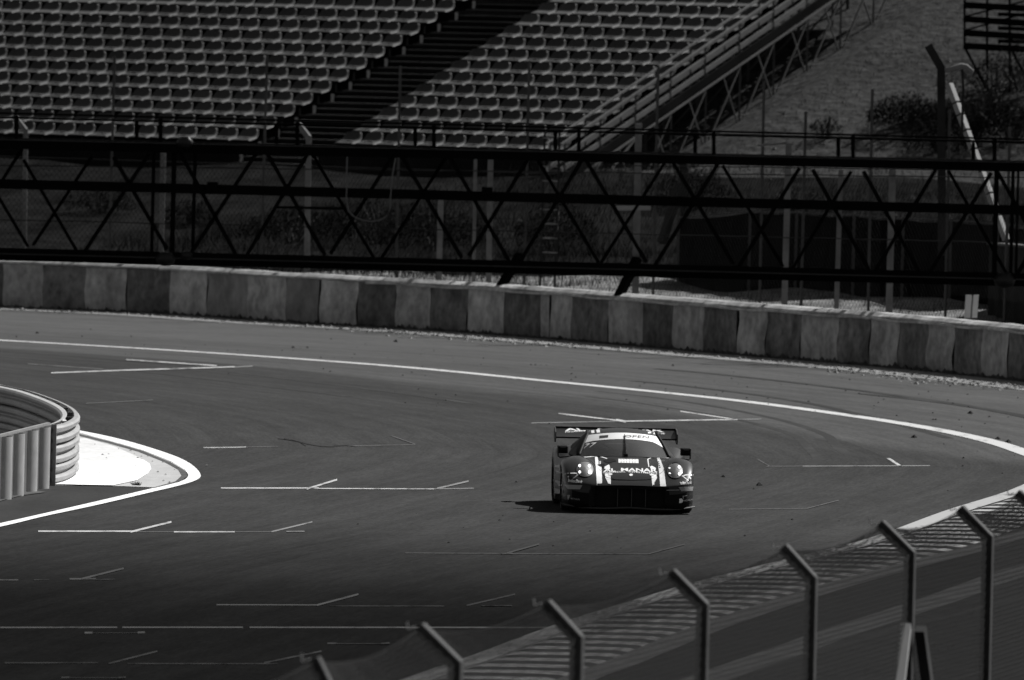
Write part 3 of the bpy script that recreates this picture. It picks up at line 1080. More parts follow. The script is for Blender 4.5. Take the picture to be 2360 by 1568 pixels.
def bush(px, py, Y, r, h, label, n=1500, m='leaf', name='bush', lean=0.0):
    c = onhill(px, py + 20)
    z = terrain(c.x, c.y)
    root = thing(name, (c.x, c.y, z), label, 'bush', 'dark bushes on the bank')
    st_ = MB()
    lf = MB()
    for k_ in range(9):
        a, rr = rng.uniform(0, 6.28), rng.uniform(0.1, 0.8) * r
        tip = Vector((c.x + math.cos(a) * rr, c.y + math.sin(a) * rr, z + h * rng.uniform(0.5, 1.0)))
        st_.tube([(c.x + math.cos(a) * .1, c.y + math.sin(a) * .1, z - .15), tip.lerp(Vector((c.x, c.y, z)), .4), tip], [.03, .02, .006], 4)
    for k_ in range(n):
        a, rr = rng.uniform(0, 6.28), r * math.sqrt(rng.random())
        top = h * (1 - 0.55 * (rr / r) ** 2) * rng.uniform(0.85, 1.1)
        p = Vector((c.x + math.cos(a) * rr, c.y + math.sin(a) * rr, z + top * rng.random() ** 0.6))
        s_ = rng.uniform(0.02, 0.055)
        d = Vector((rng.normal(), rng.normal(), rng.normal() + .8)).normalized()
        e = d.orthogonal().normalized()
        f = d.cross(e)
        lf.add([p - e * s_, p + f * s_ * .4, p + e * s_ * 1.4 + Vector((0, 0, s_)), p - f * s_ * .4], [(0, 1, 2, 3)])
    st_.build('stem', MT['stem'], root)
    q = lf.build('foliage', MT[m], root)
    q['kind'] = 'stuff'
    return root


BUSHES = [(2090, 285, 322, 1.05, 0.9, 'dark scrubby bush on the hill left of the tall cranked post', 3000, 'leaf_dark'),
          (2290, 215, 330, 1.5, 1.0, 'dark spreading bush under the steel rack at the top right'),
          (2360, 190, 332, 1.5, 1.2, 'dark bush cut by the right edge under the steel rack'),
          (2250, 290, 324, 1.4, 1.0, 'dark bush right behind the pale banded brace', 3000, 'leaf_dark'),
          (2170, 330, 322, 1.0, 0.9, 'dark bush round the lower shaft of the tall cranked post', 2600, 'leaf_dark'),
          (2330, 310, 322, 1.2, 1.0, 'dark bush right of the pale banded brace', 3000, 'leaf_dark'),
          (1905, 300, 322, 0.45, 0.55, 'thin dark bush round the slim pole on the hill', 260),
          (680, 540, 312, 1.4, 0.8, 'dark bush seen through the truss left of the hanging hose', 2200, 'leaf_dark'),
          (880, 545, 308, 2.1, 1.0, 'dark bush seen through the truss below the hanging hose', 3200, 'leaf_dark'),
          (1000, 560, 304, 1.6, 1.0, 'dark bush behind the chain-link right of the hanging hose', 2600, 'leaf_dark'),
          (440, 500, 314, 0.7, 0.6, 'small dark bush behind the first vertical of the truss'),
          (230, 470, 318, 0.9, 0.6, 'small dark bush on the bank below the lowest seats'),
          (1280, 560, 300, 1.0, 1.2, 'dark bush beside the ladder behind the truss', 2600, 'leaf_dark'),
          (1590, 470, 304, 1.0, 1.1, 'dark bush above the black hoarding near the leaning slab', 2000, 'leaf_dark'),
          (1830, 500, 298, 0.9, 0.9, 'dark bush on top of the black hoarding at the middle right')]
for b_ in BUSHES:
    bush(*b_)


# ================================================================== GRANDSTAND
def stand_pt(u, r, dz=0.0, dv=0.0):
    """Point of the stand: U metres right of the last seat left of the stairs, row R, DV metres further back."""
    return S0 + U * u + STEPV * r + V * dv + Vector((0, 0, dz))


NR = 19
U_L, U_R = -16.0, 9.35
A_L, A_R = 0.36, 2.62                               # the stairs run between these
stand = thing('grandstand', tuple(stand_pt(0, 0, -0.5)), 'large terraced grandstand with a dark stairway between two blocks of seats', 'grandstand')
for r in range(-1, NR):
    z = -0.36 if r >= 0 else -0.36
    a, b = stand_pt(U_L, r, z - 0.0, -0.62), stand_pt(U_R, r, z, -0.62)
    MB().obox(a - Vector((0, 0, 0.05)), b - a, V * (TREAD + 0.02), (0, 0, 0.05)).build('terrace_deck', MT['deck'], stand)
    a2 = a + Vector((0, 0, -RISE - 0.0)) + V * 0.003
    MB().obox(a2, b - a, V * 0.03, (0, 0, RISE - 0.052)).build('terrace_riser', MT['deck'], stand)
for r in range(-1, NR):
    for h in (0, 1):
        p = stand_pt(A_L + 0.1, r, -0.35 + 0.5 * RISE * h, -0.62 + TREAD * 0.5 * h)
        MB().obox(p, U * (A_R - A_L - 0.2), V * 0.30, (0, 0, 0.035)).build('stair_tread', MT['tread'], stand)
    p = stand_pt(A_L + 0.16, r, -0.3, -0.4)
    MB().obox(p, U * 0.02, V * 0.16, (0, 0, 0.2)).build('step_bracket', MT['tread'], stand)
# supporting legs under the terrace
for r in range(0, NR, 3):
    for u in np.arange(U_L + .5, U_R, 3.0):
        t = stand_pt(u, r, -0.45)
        MB().bar((t.x, t.y, terrain(t.x, t.y) - 0.1), t, 0.08).build('support_leg', MT['scaffold'], stand)

# the stair flight with its railings down the right-hand end of the stand
E_U = U_R + 0.22


def run(u, r0, r1, dz, w, h, name, m):
    return MB().bar(stand_pt(u, r0, dz, -0.6), stand_pt(u, r1, dz, -0.6), w, h).build(name, m, stand)


for u in (E_U, E_U + 0.42):
    k = -0.22
    run(u, -1.2, NR, k + 0.66, 0.05, 0.05, 'handrail', MT['rail_galv'])
    run(u, -1.2, NR, k + 0.36, 0.045, 0.06, 'mid_rail', MT['rail_galv'])
    run(u, -1.2, NR, k + 0.02, 0.03, 0.13, 'kick_plate', MT['rail_galv'])
    for r in np.arange(-1, NR, 2.0):
        MB().bar(stand_pt(u, r, k - 0.2, -0.6), stand_pt(u, r, k + 0.66, -0.6), 0.05).build('rail_post', MT['scaffold'], stand)
run(E_U + 0.45, -1.2, NR, -0.46, 0.06, 0.22, 'stringer', MT['deck'])
run(E_U + 0.47, -1.2, NR, -0.64, 0.05, 0.05, 'lower_chord', MT['scaffold'])
for r in np.arange(-1, NR, 0.5):
    p = stand_pt(E_U + 0.03, r, -0.30, -0.6)
    MB().obox(p, U * 0.37, V * 0.28, (0, 0, 0.03)).build('stair_tread', MT['scaffold'], stand)
for r in np.arange(-1, NR - 1, 2.0):
    top = stand_pt(E_U + 0.47, r, -0.66, -0.6)
    top2 = stand_pt(E_U + 0.47, r + 2, -0.66, -0.6)
    foot = Vector((top.x, top.y, terrain(top.x, top.y)))
    foot2 = Vector((top2.x, top2.y, terrain(top2.x, top2.y)))
    foot2.z = min(foot2.z, top2.z - 0.55)
    foot.z = min(foot.z, top.z - 0.55)
    MB().bar(foot - Vector((0, 0, .2)), top, 0.05).build('scaffold_upright', MT['scaffold'], stand)
    MB().bar(foot, top2, 0.04).build('scaffold_diagonal', MT['scaffold'], stand)
    m_ = top.lerp(top2, 0.5)
    MB().bar(m_, foot2, 0.035).build('scaffold_diagonal', MT['scaffold'], stand)
    MB().bar(foot + Vector((0, 0, 0.35)), Vector((top2.x, top2.y, foot.z + 0.35)), 0.035).build('scaffold_ledger', MT['scaffold'], stand)
    q0, q1 = foot - U * 1.2, top - U * 1.2
    MB().bar(q0 - Vector((0, 0, .2)), q1, 0.05).build('scaffold_upright', MT['scaffold'], stand)
    MB().bar(q0 + Vector((0, 0, .3)), top, 0.035).build('scaffold_diagonal', MT['scaffold'], stand)

# ------------------------------------------------------------------ seats
prof = [(-0.435, -0.085, .262), (-0.44, -0.072, .276), (-0.43, -0.062, .284), (-0.33, -0.044, .288), (-0.24, -0.028, .288), (-0.15, -0.012, .288), (-0.08, 0.002, .286), (-0.03, 0.022, .283), (0.0, 0.05, .276),
        (0.03, 0.085, .262), (0.065, 0.13, .245), (0.095, 0.175, .230), (0.11, 0.198, .222), (0.118, 0.208, .212)]
us = [-1, -0.95, -0.82, -0.5, 0, 0.5, 0.82, 0.95, 1]
bm = bmesh.new()
grid_v = []
for i, (yy, zz_, hw) in enumerate(prof):
    row = []
    for u in us:
        edge = max(0, abs(u) - 0.82) / 0.18
        back = 0.045 * edge ** 1.6 if i > 7 else 0.0
        drop = -0.03 * edge ** 1.6 if i <= 7 else 0.0
        dish = 0.016 * (1 - u * u)
        row.append(bm.verts.new((u * hw, yy + back + (dish if i > 7 else 0), zz_ + drop - (0.5 * dish if 2 < i <= 7 else 0) - (0.03 * u * u * edge if i > 11 else 0))))
    grid_v.append(row)
for i in range(len(prof) - 1):
    for j in range(len(us) - 1):
        bm.faces.new((grid_v[i][j], grid_v[i][j + 1], grid_v[i + 1][j + 1], grid_v[i + 1][j]))
bmesh.ops.recalc_face_normals(bm, faces=bm.faces[:])
bmesh.ops.solidify(bm, geom=bm.faces[:], thickness=0.03)
bmesh.ops.recalc_face_normals(bm, faces=bm.faces[:])
seat_me = bpy.data.meshes.new('seat')
bm.to_mesh(seat_me)
bm.free()
seat_me.materials.append(MT['seat'])
seat_me.polygons.foreach_set('use_smooth', [True] * len(seat_me.polygons))
seat_me.set_sharp_from_angle(angle=math.radians(38))
ped = MB().box((-.03, -.2, -.36), (.03, -.12, -.01)).box((-.15, -.24, -.05), (.15, -.08, -.02))
ped_me = ped.build('seat_pedestal', MT['deck']).data
bpy.data.objects.remove(bpy.data.objects['seat_pedestal'])
R_FIRST = 3.03
spots = []
for r in range(NR):
    for side in ('left', 'right'):
        for k in range(26):
            u = -k * PITCH if side == 'left' else R_FIRST + k * PITCH
            if u < U_L + .3 or u > U_R - 0.25:
                break
            x, y = project(stand_pt(u, r, .1))
            if -20 < x < 2380 and y > -24:
                spots.append((r, side, k, u))
rest = MB()
for n_, (r, side, k, u) in enumerate(spots):
    p = stand_pt(u, r) + V * rng.normal(0, .008)
    rotm = Matrix.Rotation(-TH + rng.normal(0, .02), 3, 'Z') @ Matrix.Rotation(rng.normal(0, .012), 3, 'X')
    if n_ < 300:                                    # rows from the bottom up: the nearest, largest seats
        o = bpy.data.objects.new('stadium_seat', seat_me)
        o.location = p
        o.rotation_euler = rotm.to_euler()
        COL.objects.link(o)
        tag(o, 'grey shell seat %s of the stairs, %s row up, %s seat from the stairs' % (side, ORD[r], ORD[k]), 'seat', 'shell seats of the grandstand')
        q = bpy.data.objects.new('pedestal', ped_me)
        q.parent = o
        COL.objects.link(q)
    else:                                           # the farthest rows, past the three hundredth seat
        rest.add([p + rotm @ v.co for v in seat_me.vertices], [tuple(f.vertices) for f in seat_me.polygons])
if rest.v:
    o = rest.build('stadium_seats', MT['seat'], smooth=True)
    o.data.set_sharp_from_angle(angle=math.radians(38))
    o['kind'] = 'stuff'

# ================================================================== STEEL RACK AT THE TOP RIGHT
RK = onhill(2300, 205).y - 0.6
rack = thing('steel_rack', tuple(at(2280, 200, RK)), 'dark slatted steel rack on legs above the bushes at the top right', 'rack')


def rk(name, a, b, wpx, m='gantry', dY=0.0):
    p, q = at(*a, RK + dY), at(*b, RK + dY)
    MB().bar(p, q, 0.06, wpx * RK / FPX, up=(0, 0, 1)).build(name, MT[m], rack)


for y0, y1 in ((12, 18), (44, 54), (76, 84), (106, 112)):
    rk('slat', (2220, y0), (2480, y1 + 8), 15)
for x in (2223, 2275, 2327, 2380, 2432):
    rk('upright', (x, -60), (x, 112), 7, dY=.05)
for x in (2275, 2327, 2432):
    rk('leg', (x, 112), (x, 214), 7, dY=.05)
for x in (2225, 2330, 2436):
    rk('leg', (x, 112), (x + 48, 205), 6, dY=.1)
for a, b in (((2225, 38), (2420, -12)), ((2225, 70), (2440, 10)), ((2300, 100), (2440, 55))):
    rk('strut', a, b, 4, dY=1.2)
for y0 in (30, 62, 92):
    rk('plank', (2300, y0 + 3), (2480, y0 + 9), 9, dY=1.5)

# ================================================================== TALL CRANKED POST WITH BANDED BRACE
PD = 280.0
tall = thing('cranked_post', tuple(at(2172, 590, PD)), 'tall dark cranked concrete post with a pale banded brace on the right', 'post')
ORIGIN[tall.name] = Vector(tall.location)
a, b, c = at(2171, 590, PD), at(2169, 152, PD), at(2139, 105, PD)
MB().bar(a, b, 0.17, 0.17).build('shaft', MT['concrete_dark'], tall)
MB().bar(b - Vector((0, 0, .05)), c, 0.15, 0.17).build('cranked_arm', MT['concrete_dark'], tall)
ba, bb = at(2187, 192, PD - .1), at(2321, 556, PD - 1.2)
segs = [0, 0.125, 0.20, 0.30, 0.42, 0.56, 0.70, 0.84, 1.0]
for s_, e_ in zip(segs[:-1], segs[1:]):
    MB().bar(ba.lerp(bb, s_ + 0.006), ba.lerp(bb, e_ - 0.006), 0.14, 0.12).build('brace_block', MT['brace_pale'], tall)
MB().bar(ba.lerp(bb, 0.0) + Vector((0, .02, 0)), bb + Vector((0, .02, 0)), 0.09, 0.09).build('brace_core', MT['concrete_dark'], tall)
bk = thing('pipe_bend', tuple(at(2215, 190, PD - .5)), 'pale bent pipe sticking out right of the tall cranked post', 'pipe')
ORIGIN[bk.name] = Vector(bk.location)
MB().tube([at(2180, 163, PD - .4), at(2200, 158, PD - .5), at(2216, 152, PD - .5), at(2227, 154, PD - .5), at(2239, 164, PD - .5), at(2236, 178, PD - .5)], [.055, .06, .062, .06, .055, .02], 8).build('pipe', MT['concrete'], bk, smooth=True)
MB().tube([at(2218, 160, PD - .45), at(2220, 205, PD - .45), at(2216, 330, PD - .45)], 0.03, 6).build('stake', MT['concrete_dark'], bk)

# ================================================================== FAR DEBRIS FENCE
FO = 1.1                                             # metres behind the barrier


def fence_pt(px, back=FO):
    p, d, nrm = wall_at(wall_s(px, 0))
    return p - nrm * back


far_fence = thing('debris_fence', (fence_pt(1180).x, fence_pt(1180).y, 1.0), 'tall chain-link debris fence on slim poles behind the striped barrier', 'fence')
POLES = [(-90, 130), (183, 128), (505, 122), (830, 150), (1110, 138), (1400, 150), (1645, 185), (1740, 255), (1895, 203), (2068, 250), (2200, 290), (2355, 330), (2480, 345)]
tops = []
for px, ty in POLES:
    p = fence_pt(px)
    top = at(px, ty, p.y)
    base = Vector((p.x, p.y, terrain(p.x, p.y) - .3))
    top = Vector((p.x + rng.normal(0, .02), p.y, top.z))
    MB().tube([base, top], 0.036, 6).build('pole', MT['pole'], far_fence)
    tops.append((p, top.z))
# line wires and mesh
for lvl, (ya, yb) in enumerate((((395), (395)), ((378), (378)), ((520), (545)), ((283), (312)))):
    for i in range(len(POLES) - 1):
        if lvl in (1, 3) and POLES[i][0] < 1350:
            continue
        x0, x1 = POLES[i][0], POLES[i + 1][0]
        y0, y1 = ya + (yb - ya) * x0 / 2360 + (x0 - 1180) * .012, ya + (yb - ya) * x1 / 2360 + (x1 - 1180) * .012
        p, q = tops[i][0], tops[i + 1][0]
        MB().tube([at(x0, y0, p.y), at((x0 + x1) / 2, (y0 + y1) / 2 + 1.5, (p.y + q.y) / 2), at(x1, y1, q.y)], 0.012, 4).build('line_wire', MT['wire_far'], far_fence)


def chain(mb, A, B, hz, cell, r, base=0.0, A1=None, B1=None):
    """Diagonal wires both ways on the panel A-B (feet), heights BASE..HZ (or up to A1-B1)."""
    A, B = Vector(A), Vector(B)
    L = (B - A).length
    if A1 is None:
        A1, B1 = A + Vector((0, 0, hz)), B + Vector((0, 0, hz))
        A, B = A + Vector((0, 0, base)), B + Vector((0, 0, base))
    Hh = (A1 - A).length

    def P(u, v):
        return A.lerp(B, u / L).lerp(A1.lerp(B1, u / L), v / Hh)
    nrm = (B - A).cross(A1 - A).normalized()
    for sgn in (1, -1):
        c = -Hh if sgn > 0 else 0.0
        end = L if sgn > 0 else L + Hh
        while c < end:
            # u = c + v (sgn +) or u = c - v
            if sgn > 0:
                v0, v1 = max(0, -c), min(Hh, L - c)
                u0, u1 = c + v0, c + v1
            else:
                v0, v1 = max(0, c - L), min(Hh, c)
                u0, u1 = c - v0, c - v1
            if v1 - v0 > cell * .5:
                p, q = P(u0, v0), P(u1, v1)
                d = (q - p).normalized()
                s_ = d.cross(nrm).normalized() * r
                n_ = nrm * (r * sgn)
                mb.add([p + s_ + n_, p - s_ + n_, p + n_ * 2.2, q + s_ + n_, q - s_ + n_, q + n_ * 2.2],
                       [(0, 1, 4, 3), (1, 2, 5, 4), (2, 0, 3, 5)])
            c += cell
    return mb


for i in range(len(POLES) - 1):
    p, q = tops[i][0], tops[i + 1][0]
    zb = terrain(p.x, p.y)
    mb = chain(MB(), (p.x, p.y, 0), (q.x, q.y, 0), min(tops[i][1], tops[i + 1][1], zb + 3.0), 0.16, 0.0035, zb + 0.02)
    o = mb.build('chain_link', MT['wire_far'], far_fence)

# pale concrete posts behind it, one by one
CP = [(60, 270, 596, 11, True), (376, 352, 612, 12, False), (712, 285, 630, 13, True), (1016, 455, 648, 13, False), (1096, 352, 655, 8, False), (1131, 345, 658, 13, False),
      (1472, 285, 560, 16, False), (1818, 330, 470, 14, False), (1938, 392, 470, 11, False), (2057, 388, 580, 15, False)]
for k, (px, y0, y1, wpx, crank) in enumerate(CP):
    p = fence_pt(px, 2.6 if px < 1400 else 3.4)
    tz = at(px, y0, p.y).z
    bz = terrain(p.x, p.y) - .3
    lab = ['pale concrete post at the far left behind the truss, cranked at its top', 'pale concrete post beside the first thick vertical of the truss', 'pale concrete post left of the hanging hose, cranked at its top',
           'pale concrete post right of the hanging hose behind the chain-link', 'thin pale post left of the brightest post behind the truss', 'brightest pale concrete post behind the middle of the truss',
           'wide pale post with a white sign plate behind the truss', 'short pale post joined by a slanting bar on the hillside', 'short stub of pale post below the gantry deck at the right', 'wide pale post at the left end of the sheet retaining wall'][k]
    cp = thing('concrete_post', (p.x, p.y, bz), lab, 'post', 'pale concrete posts behind the barrier')
    w = wpx * p.y / FPX
    lean = -(wpx * 0.0 + 5) * p.y / FPX
    x_top = at(px, y0, p.y).x
    x_bot = at(px - 5, y1, p.y).x
    ztop = tz - (0.28 if crank else 0)
    mb = MB().bar((x_bot, p.y, bz), (x_top, p.y, ztop), w, w)
    mb.build('shaft', MT['concrete'], cp)
    if crank:
        MB().bar((x_top, p.y, ztop - .04), (x_top - .26, p.y + .1, tz), w * .9, w * .9).build('cranked_arm', MT['concrete'], cp)
    if px == 1472:
        q0, q1 = at(1421, 474, p.y - .2), at(1500, 474, p.y - .2)
        q2 = at(1421, 485, p.y - .2)
        MB().obox(q2, q1 - q0, (0, .03, 0), q0 - q2).build('sign_plate', MT['brace_pale'], cp)
    if px == 1818:
        MB().bar(at(1745, 336, p.y), at(1812, 330, p.y), 0.05, 0.05).build('slanting_bar', MT['concrete'], cp)
# leaning dark slab / old cranked post seen over the gantry deck
sl = thing('leaning_post', tuple(at(1575, 480, 296)), 'dark cranked post leaning above the gantry deck right of the stand foot', 'post')
ORIGIN[sl.name] = Vector(sl.location)
MB().bar(at(1580, 600, 296), at(1575, 380, 296), 0.19, 0.19).build('shaft', MT['concrete_dark'], sl)
MB().bar(at(1577, 384, 296), at(1549, 344, 296), 0.17, 0.17).build('cranked_arm', MT['concrete_dark'], sl)
MB().bar(at(1568, 425, 296), at(1525, 560, 295.5), 0.16, 0.16).build('brace', MT['concrete_dark'], sl)
# two broad dark props leaning behind the barrier coping
for (xa, ya, xb, yb, lab) in ((1455, 626, 1432, 672, 'dark wooden prop leaning out below the gantry, right one'), (1185, 618, 1157, 655, 'dark wooden prop leaning out below the gantry, left one')):
    p = fence_pt(xa, 2.0)
    pr = thing('prop', (p.x, p.y, terrain(p.x, p.y)), lab, 'prop', 'dark props behind the barrier')
    MB().bar(at(xb - 6, yb + 12, p.y - .3), at(xa + 14, ya - 30, p.y + .1), 0.2, 0.14).build('beam', MT['hoard'], pr)

# ladder-like rungs behind the truss; glints of light are painted as their pale colour
ld = fence_pt(1265, 3.4)
lad = thing('rung_ladder', (ld.x, ld.y, terrain(ld.x, ld.y)), 'narrow ladder with pale worn rungs behind the middle of the truss', 'ladder')
for px in (1250, 1284):
    MB().bar((at(px, 400, ld.y).x, ld.y, terrain(ld.x, ld.y) - .2), at(px + 6, 300, ld.y), 0.05).build('stile', MT['concrete_dark'], lad)
for y in range(318, 625, 33):
    MB().bar(at(1250, y, ld.y - .03), at(1285, y + 1, ld.y - .03), 0.05, 0.03).build('rung', MT['rung'], lad)

# ------------------------------------------------------------------ black hoarding and sheet retaining wall
hp = [(1150, 495), (1300, 480), (1400, 482), (1530, 488), (1640, 496), (1750, 500), (1860, 508), (1960, 518), (2062, 528)]
hoard = thing('hoarding', tuple(at(1600, 640, 290)), 'black cloth hoarding hung behind the truss right of the middle', 'hoarding')
ORIGIN[hoard.name] = Vector(hoard.location)
hpts = []
for px, y in hp:
    p = fence_pt(px, 4.6)
    hpts.append((Vector((p.x, p.y, at(px, y, p.y).z)), terrain(p.x, p.y)))
for (a, za), (b, zb) in zip(hpts[:-1], hpts[1:]):
    n = 8
    rows = []
    for j in range(n + 1):
        q = a.lerp(b, j / n)
        zt = q.z - 0.05 * math.sin(math.pi * j / n)
        w = 0.05 * math.sin(j * 2.1)
        z0 = za + (zb - za) * j / n
        rows.append([(q.x, q.y + w, z0 - .1), (q.x, q.y - w, (z0 + zt) / 2), (q.x, q.y, zt), (q.x, q.y + .03, zt), (q.x, q.y + .03 + w, z0 - .1)])
    MB().grid(rows).build('cloth_panel', MT['hoard'], hoard)
    MB().tube([a + Vector((0, -.03, .02)), b + Vector((0, -.03, .02))], 0.018, 5).build('top_rail', MT['hoard_rail'], hoard)
for a, za in hpts:
    MB().bar((a.x, a.y - .05, za - .3), a + Vector((0, -.05, .05)), 0.06).build('upright', MT['scaffold'], hoard)
rp = [(2062, 560), (2130, 566), (2200, 571), (2270, 576), (2340, 581), (2420, 588), (2500, 594)]
retw = thing('retaining_wall', tuple(at(2200, 720, 274)), 'dark ribbed sheet retaining wall with a pale top edge behind the barrier at the right', 'wall')
ORIGIN[retw.name] = Vector(retw.location)
rpt = []
for px, y in rp:
    p = fence_pt(px, 2.2)
    rpt.append((Vector((p.x, p.y, at(px, y, p.y).z)), 0.6))
for (a, za), (b, zb) in zip(rpt[:-1], rpt[1:]):
    d = (b - a)
    d.z = 0
    L = d.length
    d.normalize()
    nrm = Vector((d.y, -d.x, 0))
    rows = []
    n = 24
    for j in range(n + 1):
        q = a.lerp(b, j / n)
        off = 0.05 if (j // 3) % 2 == 0 else 0.0
        rows.append([(q.x + nrm.x * off, q.y + nrm.y * off, za), (q.x + nrm.x * off, q.y + nrm.y * off, q.z), (q.x - nrm.x * .3, q.y - nrm.y * .3, q.z), (q.x - nrm.x * .3, q.y - nrm.y * .3, za)])
    MB().grid(rows).build('sheet_panel', MT['sheeting'], retw)
    MB().bar(a + Vector((0, 0, .03)) - nrm * .1, b + Vector((0, 0, .03)) - nrm * .1, 0.42, 0.05).build('coping', MT['hoard_rail'], retw)
# return of the retaining wall at its left end
a = rpt[0][0]
back = Vector((V.x, V.y, 0))
MB().obox((a.x, a.y + .05, 0.6), back * 5, Vector((.2, 0, 0)), (0, 0, a.z - 0.62)).build('wall_return', MT['sheeting'], retw)

# ================================================================== TRUSS GANTRY OVER THE TRACK
GD = 142.0
gantry = thing('truss_gantry', (0, GD, 0), 'long black lattice truss gantry with a railed walkway spanning the whole track', 'gantry')
GX = (-14.0, 15.5)


def gline(xa, ya, xb, yb, Y=GD):
    """Chord through two measured points, extended level to both columns."""
    p, q = at(xa, ya, Y), at(xb, yb, Y)
    d = (q - p) / (q.x - p.x)
    return p + d * (GX[0] - p.x), p + d * (GX[1] - p.x)


PXM = GD / FPX


def chord(name, l, r, th, Y=GD, depth=0.10, m='gantry'):
    a, b = gline(0, l, 2360, r, Y)
    MB().bar(a, b, depth, th * PXM).build(name, MT[m], gantry)


chord('top_chord', 330, 383.5, 24)
chord('top_chord', 332, 385, 22, GD + 1.25)
chord('middle_chord', 424, 485, 22)
chord('bottom_chord', 578, 637, 13)
chord('bottom_chord', 593, 653, 15, GD + 1.25)
chord('conduit', 585, 644.5, 2.2, GD - 0.06, 0.02, 'gantry_edge')
chord('conduit', 322, 375, 2.0, GD - 0.06, 0.02, 'gantry_edge')
a, b = gline(0, 327, 2360, 380)
MB().obox(a + Vector((0, 0.1, 0)), b - a, (0, 1.1, 0), (0, 0, 0.03)).build('walkway_deck', MT['gantry'], gantry)
chord('guard_rail', 260.8, 321.5, 4.6, GD)
chord('guard_rail', 270.4, 329, 5.0, GD + 1.25)
for Y, xs in ((GD, (-270, 38, 370, 685, 1000, 1334, 1645, 1966, 2292, 2610)), (GD + 1.25, (-330, -25, 315, 637, 957, 1280, 1602, 1932, 2243, 2560))):
    for x in xs:
        yt = 264 + (x / 2360) * 60 + (0 if Y == GD else 8)
        MB().bar(at(x, 330 + x * .0227, Y), at(x, yt, Y), 9 * PXM).build('stanchion', MT['gantry'], gantry)
BR = [((53.8, 368), (178, 580)), ((262, 362), (385, 575)), ((414.5, 351), (543, 586)), ((211, 362), (76, 566)), ((344, 354), (195, 580)), ((590, 354), (441, 583)), ((-65, 350), (65, 569)),
      ((616, 354), (749, 589)), ((708, 357), (570, 586)), ((721, 357), (863, 597)), ((905, 360), (761, 586)), ((926, 361), (1064, 594)), ((1027, 364), (880, 594)), ((1038, 364), (1177, 609)),
      ((1216, 369), (1080, 590)), ((1240, 371), (1380, 606)), ((1340, 371), (1200, 600)), ((1351.5, 371), (1490, 605)), ((1531, 376.6), (1385, 606)), ((1552, 376.6), (1690, 608)), ((1654, 379), (1510, 611)),
      ((1665.5, 382), (1805, 615)), ((1843, 387), (1700, 618)), ((1873, 391), (2010, 635)), ((1962, 395), (1820, 630)), ((1990, 395), (2120, 630)), ((2157, 391), (2015, 628)), ((2186, 394), (2325, 640)),
      ((2285, 398), (2140, 632)), ((2300, 398), (2435, 640)), ((50, 345), (-90, 566)), ((2480, 400), (2340, 640))]
for k, (a, b) in enumerate(BR):
    Y = GD + (1.2 if k % 3 == 0 else 0.0)
    MB().bar(at(*a, Y), at(*b, Y), (9.0 if Y == GD else 7.5) * PXM).build('brace', MT['gantry'], gantry)
for x, y0, y1, w in ((352, 340, 600, 8), (399, 340, 605, 11), (447, 345, 585, 8), (2332, 390, 640, 8), (2294, 390, 650, 11), (2344, 390, 640, 6)):
    MB().bar(at(x + 3, y0, GD + .02), at(x - 3, y1, GD + .02), w * PXM).build('vertical', MT['gantry'], gantry)
MB().bar(at(633, 478, GD), at(795, 481, GD), 6 * PXM).build('cross_bar', MT['gantry'], gantry)
# floodlight bowls hung under and standing on the truss
for x, y, r in ((382, 598, 24), (430, 590, 15), (2315, 648, 26), (426, 330, 20)):
    c = at(x, y, GD - .05)
    R = r * PXM
    MB().tube([c + Vector((0, 0, R * .7)), c + Vector((0, 0, R * .2)), c + Vector((0, 0, -R * .35)), c + Vector((0, 0, -R * .62))], [R * .5, R, R * .85, R * .35], 14).build('floodlight', MT['lamp'], gantry, smooth=True)
# looped grey hose hanging from the top chord
hose = [(800, 362), (799, 400), (799, 440), (798, 456), (803, 487), (816, 500), (835, 508), (855, 511), (875, 508), (893, 498), (899, 480), (900, 455), (905, 400), (912, 365)]
MB().tube([at(x, y, GD - 0.12) for x, y in hose], 0.0085, 6).build('hose', MT['cable'], gantry, smooth=True)
for x, y in ((1123, 440), (490, 428)):
    c = at(x, y, GD - .07)
    MB().box((c.x - .06, c.y - .03, c.z - .05), (c.x + .06, c.y, c.z + .04)).build('junction_box', MT['gantry'], gantry)
# the columns that carry it, either side of the track
for gx in GX:
    for dy in (0, 1.25):
        a = gline(0, 330, 2360, 383.5)[0 if gx < 0 else 1]
        MB().bar((gx, GD + dy, 0), (gx, GD + dy, a.z + .1), 0.22).build('column', MT['gantry'], gantry)
    for z in np.arange(0.6, 5.5, 1.0):
        MB().bar((gx, GD, z), (gx, GD + 1.25, z + 1.0), 0.05).build('column_brace', MT['gantry'], gantry)

